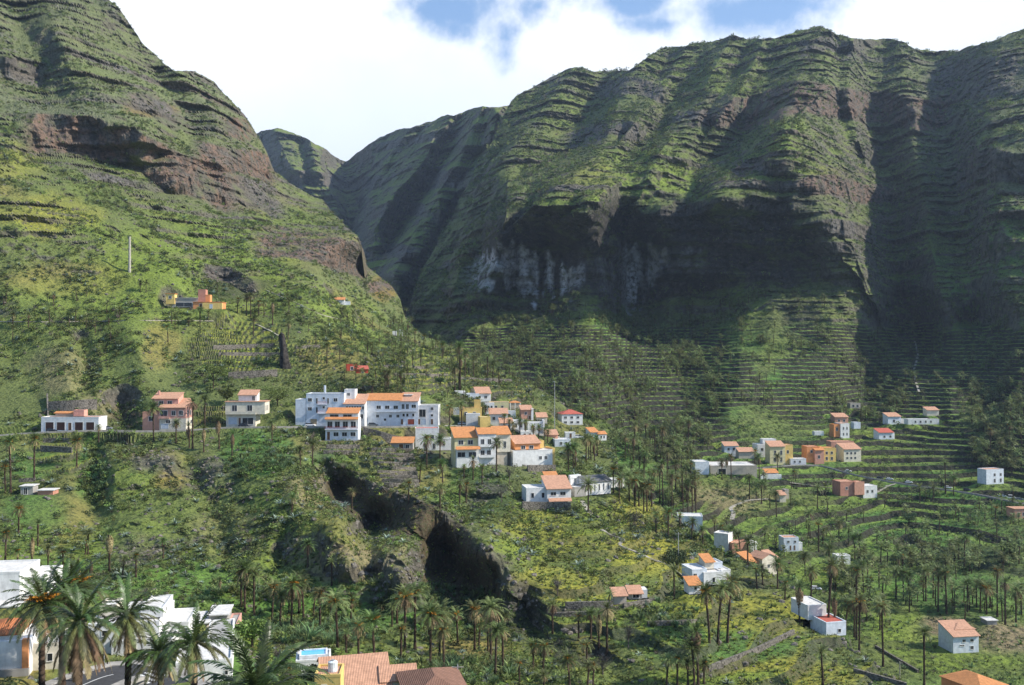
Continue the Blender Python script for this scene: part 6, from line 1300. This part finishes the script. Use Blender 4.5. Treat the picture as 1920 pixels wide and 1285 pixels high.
def scatter(name, protos, pts, scales, weights=None, label=None, tilt=0.15):
    """one object of ground cover: instances of the prototypes on the points"""
    pts = np.asarray(pts, np.float32); n = len(pts)
    me = bpy.data.meshes.new(name); me.vertices.add(n); me.vertices.foreach_set('co', pts.ravel())
    r = np.random.RandomState(len(name) * 7 + n % 97)
    at = me.attributes.new('size', 'FLOAT', 'POINT'); at.data.foreach_set('value', np.asarray(scales, np.float32))
    rt = me.attributes.new('turn', 'FLOAT_VECTOR', 'POINT'); rt.data.foreach_set('vector', np.stack([r.uniform(-tilt, tilt, n), r.uniform(-tilt, tilt, n), r.uniform(0, 6.28, n)], 1).astype(np.float32).ravel())
    ix = me.attributes.new('pick', 'INT', 'POINT'); ix.data.foreach_set('value', (r.choice(len(protos), n, p=weights)).astype(np.int32))
    ob = bpy.data.objects.new(name, me); COL.objects.link(ob); ob['kind'] = 'stuff'
    if label: ob['label'] = label
    ng = bpy.data.node_groups.new(name, 'GeometryNodeTree'); ng.interface.new_socket('Geometry', in_out='INPUT', socket_type='NodeSocketGeometry'); ng.interface.new_socket('Geometry', in_out='OUTPUT', socket_type='NodeSocketGeometry')
    gi = ng.nodes.new('NodeGroupInput'); go = ng.nodes.new('NodeGroupOutput'); iop = ng.nodes.new('GeometryNodeInstanceOnPoints'); g2i = ng.nodes.new('GeometryNodeGeometryToInstance')
    for p in reversed(protos):
        oi = ng.nodes.new('GeometryNodeObjectInfo'); oi.inputs['Object'].default_value = p; oi.inputs['As Instance'].default_value = True; ng.links.new(oi.outputs['Geometry'], g2i.inputs[0])
    def na(nm, ty):
        a = ng.nodes.new('GeometryNodeInputNamedAttribute'); a.data_type = ty; a.inputs['Name'].default_value = nm; return [o for o in a.outputs if o.enabled][0]
    iop.inputs['Pick Instance'].default_value = True
    ng.links.new(gi.outputs[0], iop.inputs['Points']); ng.links.new(g2i.outputs[0], iop.inputs['Instance']); ng.links.new(na('pick', 'INT'), iop.inputs['Instance Index'])
    ng.links.new(na('turn', 'FLOAT_VECTOR'), iop.inputs['Rotation']); ng.links.new(na('size', 'FLOAT'), iop.inputs['Scale']); ng.links.new(iop.outputs[0], go.inputs[0])
    md = ob.modifiers.new('scatter', 'NODES'); md.node_group = ng; return ob
pr = np.random.RandomState(5)
def pick(T, dens, n):
    """random surface points; dens: weight per vertex (multiplied by the area it stands for)"""
    co, nb = T['co'], T['nb']; wgt = (dens * T['area'])[:-1, nb:-1].ravel(); wgt = np.maximum(wgt, 0); wgt[~np.isfinite(wgt)] = 0
    idx = pr.choice(len(wgt), n, p=wgt / wgt.sum()); nr = co.shape[1] - nb - 1; i, j = idx // nr, idx % nr + nb
    a, b = pr.rand(n, 1), pr.rand(n, 1); p = (co[i, j] * (1 - a) + co[i + 1, j] * a) * (1 - b) + (co[i, j + 1] * (1 - a) + co[i + 1, j + 1] * a) * b
    return p, i, j
def clear_of(p, extra=0.0):
    keep = np.ones(len(p), bool)
    for (x, y, hw, hd, yaw, z, mg) in PADS:
        c, s = math.cos(-yaw), math.sin(-yaw); lx = (p[:, 0] - x) * c - (p[:, 1] - y) * s; ly = (p[:, 0] - x) * s + (p[:, 1] - y) * c
        keep &= ~((np.abs(lx) < hw + .5) & (np.abs(ly) < hd + .8))
    return keep
A_, B_ = TA, TB; dA = A_['co'][..., 1]; dB = B_['co'][..., 1]
near = 1 / np.clip(dA / 250, .45, 4) ** 1.1
vegA = near * (1 - A_['hol']) * (1 - .75 * A_['rk']) * np.clip(.40 + 2.6 * A_['n2'] + .5 * A_['n1'], .05, 2.2) * (A_['PY'] < 1400) * (1 - .6 * (A_['PY'] > 1125)) * np.clip(A_['nz'] * 2, .2, 1)
p, i, j = pick(A_, vegA, 46000); kp = clear_of(p); p = p[kp]; i = i[kp]; j = j[kp]; s = np.clip(np.exp(pr.normal(-.4, .6, len(p))), .2, 1.8) * np.clip(dA[i, j] / 300, .7, 1.15)
scatter('hillside_bushes', [mk_bush(1, m=LG), mk_bush(2, m=LD), mk_bush(3, m=LO), mk_bush(4, n=34, m=LO), mk_twig(5), mk_tuft(6, 22, 1.3, AG, 'agave', .3, 1.3, .12)], p, s, [.25, .18, .22, .16, .10, .09], 'low bushes, agaves and dry scrub covering the near hillside')
tall = (np.hypot((A_['PX'] - 650) / 330, (A_['PY'] - 1150) / 60) < 1) * 1.0 + (np.hypot((A_['PX'] - 480) / 70, (A_['PY'] - 850) / 50) < 1) * 1.0 + (np.hypot((A_['PX'] - 175) / 26, (A_['PY'] - 900) / 60) < 1) * 1.2 + (np.hypot((A_['PX'] - 1300) / 110, (A_['PY'] - 1160) / 45) < 1) * .6 + (np.hypot((A_['PX'] - 620) / 50, (A_['PY'] - 880) / 22) < 1) + (np.hypot((A_['PX'] - 850) / 120, (A_['PY'] - 1265) / 25) < 1) * .9
p, i, j = pick(A_, tall * np.clip(.5 + A_['n2'] * 2, .1, 2), 2200); kp = clear_of(p); p = p[kp]
scatter('reeds', [mk_tuft(7, 24, 1.7, RD, 'reed', .8, 1.5, .09), mk_tuft(8, 18, 1.4, LO, 'reed', .6, 1.5, .09), mk_bush(11, m=LG)], p, np.exp(pr.normal(0, .3, len(p))), None, 'tall green reeds on the valley bank')
mead = near * (A_['PY'] > 600) * (1 - A_['rk']) * np.clip(.5 + 1.5 * A_['n1'], .1, 2) * (A_['PX'] > 420) * (1 + 1.6 * (A_['PX'] > 950))
p, i, j = pick(A_, mead, 20000); kp = clear_of(p); p = p[kp]
scatter('meadow_grass', [mk_tuft(9, 12, .55, YG, 'grass', .5, 1.4, .07), mk_tuft(10, 12, .5, LG, 'grass', .5, 1.4, .07), mk_tuft(12, 10, .6, LO, 'grass', .5, 1.4, .06)], p, np.exp(pr.normal(0, .35, len(p))), [.4, .3, .3], 'yellow green herbs and grass on the slopes')
p, i, j = pick(A_, near * (1 - A_['hol'] * .95) * (.15 + A_['rk'] * 2) * (A_['PY'] > 300) * (A_['PY'] < 1300), 7000); kp = clear_of(p); p = p[kp]
scatter('loose_rocks', [mk_rock(1), mk_rock(2), mk_rock(3)], p, np.clip(np.exp(pr.normal(-.2, .5, len(p))), .2, 1.7), None, 'loose rocks and boulders on the hillside', .6)
nb_ = 1 / np.clip(dB / 500, .35, 4)
vegB = nb_ * (1 - .7 * B_['rk']) * np.clip(.4 + 1.8 * B_['n2'] + .5 * B_['n1'], .05, 2) * np.where(B_['PY'] > 1300, 0, 1) * (1 - .5 * B_['tm']) * (1 + .6 * (B_['PY'] > 1000))
p, i, j = pick(B_, vegB, 42000); kp = clear_of(p); p = p[kp]; i = i[kp]; j = j[kp]; s = np.exp(pr.normal(0, .4, len(p))) * np.clip(dB[i, j] / 520, .6, 2.4)
scatter('mountain_scrub', [mk_bush(21, 30, m=LG), mk_bush(22, 30, m=LD), mk_bush(23, 26, m=LO), mk_twig(24)], p, s, [.3, .34, .26, .10], 'scrub and bushes scattered over the far mountain and valley floor')
p, i, j = pick(B_, nb_ * (B_['PY'] > 780) * (B_['PY'] < 1300) * (1 - B_['rk']) * np.clip(.5 + 1.5 * B_['n1'], .1, 2), 14000); kp = clear_of(p); p = p[kp]
scatter('valley_crops', [mk_tuft(25, 14, .9, RD, 'crop', .4, 1.4, .10), mk_tuft(26, 12, .8, LG, 'crop', .4, 1.4, .10), mk_bush(27, 20, .6, .18, LG)], p, np.exp(pr.normal(0, .35, len(p))), None, 'green crops and grass on the valley plots')
# distant palms, each a few pixels
def mk_far(seed, tied=False):
    rng.seed(seed); mb = MB(); h = rng.uniform(4.0, 8.5); 
    for q in range(26 if not tied else 14):
        az = q * 2.4; e = rng.uniform(-.5, 1.3); pts = [p_ + Vector((0, 0, h)) for p_ in frond_pts(e, az, 3.2, 1.3, 3)]; frond_faces(mb, pts, .7, az, .35, 1, .05)
    nl = len(mb.f); mb.tube([(0, 0, -1), (0, 0, h)], [.24, .18], 5); me = mb.mesh('far_palm', LEAFP); me.materials.append(BARK)
    for q in range(nl, len(me.polygons)): me.polygons[q].material_index = 1
    return bpy.data.objects.new('far_palm', me)
def reg(x0, x1, y0, y1, k=1.0): return k * ((B_['PX'] > x0) & (B_['PX'] < x1) & (B_['PY'] > y0) & (B_['PY'] < y1))
fz = reg(890, 1350, 600, 790, 1.0) + reg(1340, 1920, 560, 760, .35) + reg(1560, 1700, 740, 790, 1.2) + reg(1820, 1920, 720, 900, 1.6) + reg(1140, 1330, 790, 860, 1.6) + reg(1000, 1500, 545, 600, .35) + reg(1340, 1920, 900, 1060, .25) + reg(1560, 1920, 1050, 1165, 1.3) + reg(1150, 1310, 850, 950, 1.0)
p, i, j = pick(B_, fz * np.clip(.35 + 2.2 * B_['n2'], .05, 2), 2700); kp = clear_of(p); p = p[kp]
scatter('distant_palms', [mk_far(31), mk_far(32), mk_far(33), mk_far(34, True)], p, pr.uniform(.5, 1.35, len(p)), None, 'hundreds of distant palms on the terraced far slope', .05)
fa = ((A_['PX'] > 560) & (A_['PX'] < 1000) & (A_['PY'] > 590) & (A_['PY'] < 760)) * 1.0 + .4 * ((A_['PX'] < 560) & (A_['PY'] > 540) & (A_['PY'] < 640))
p, i, j = pick(A_, fa * near * np.clip(.3 + 2 * A_['n2'], .02, 2), 170); kp = clear_of(p); p = p[kp]
scatter('slope_palms', [mk_far(35), mk_far(36), mk_far(37)], p, pr.uniform(.55, .95, len(p)), None, 'small palms dotted over the upper slope', .05)
def build_haze():
    me = bpy.data.meshes.new('haze'); bm = bmesh.new(); bmesh.ops.create_cube(bm, size=1)
    for v in bm.verts:
        v.co = Vector((v.co.x * 9000 + 300, v.co.y * 9000 + 1500, (v.co.z + 0.5) * 2300 - 420))
    bm.to_mesh(me); bm.free()
    o = bpy.data.objects.new('haze', me); COL.objects.link(o); o['kind'] = 'stuff'
    m = bpy.data.materials.new('haze_air'); m.use_nodes = True; N = NT(m.node_tree)
    out = N.n('ShaderNodeOutputMaterial'); pv = N.n('ShaderNodeVolumePrincipled')
    pv.inputs['Color'].default_value = (0.62, 0.78, 1.0, 1); pv.inputs['Density'].default_value = 0.00005; pv.inputs['Anisotropy'].default_value = 0.2
    N.link(pv.outputs[0], out.inputs['Volume']); me.materials.append(m)
    return o
haze = build_haze()
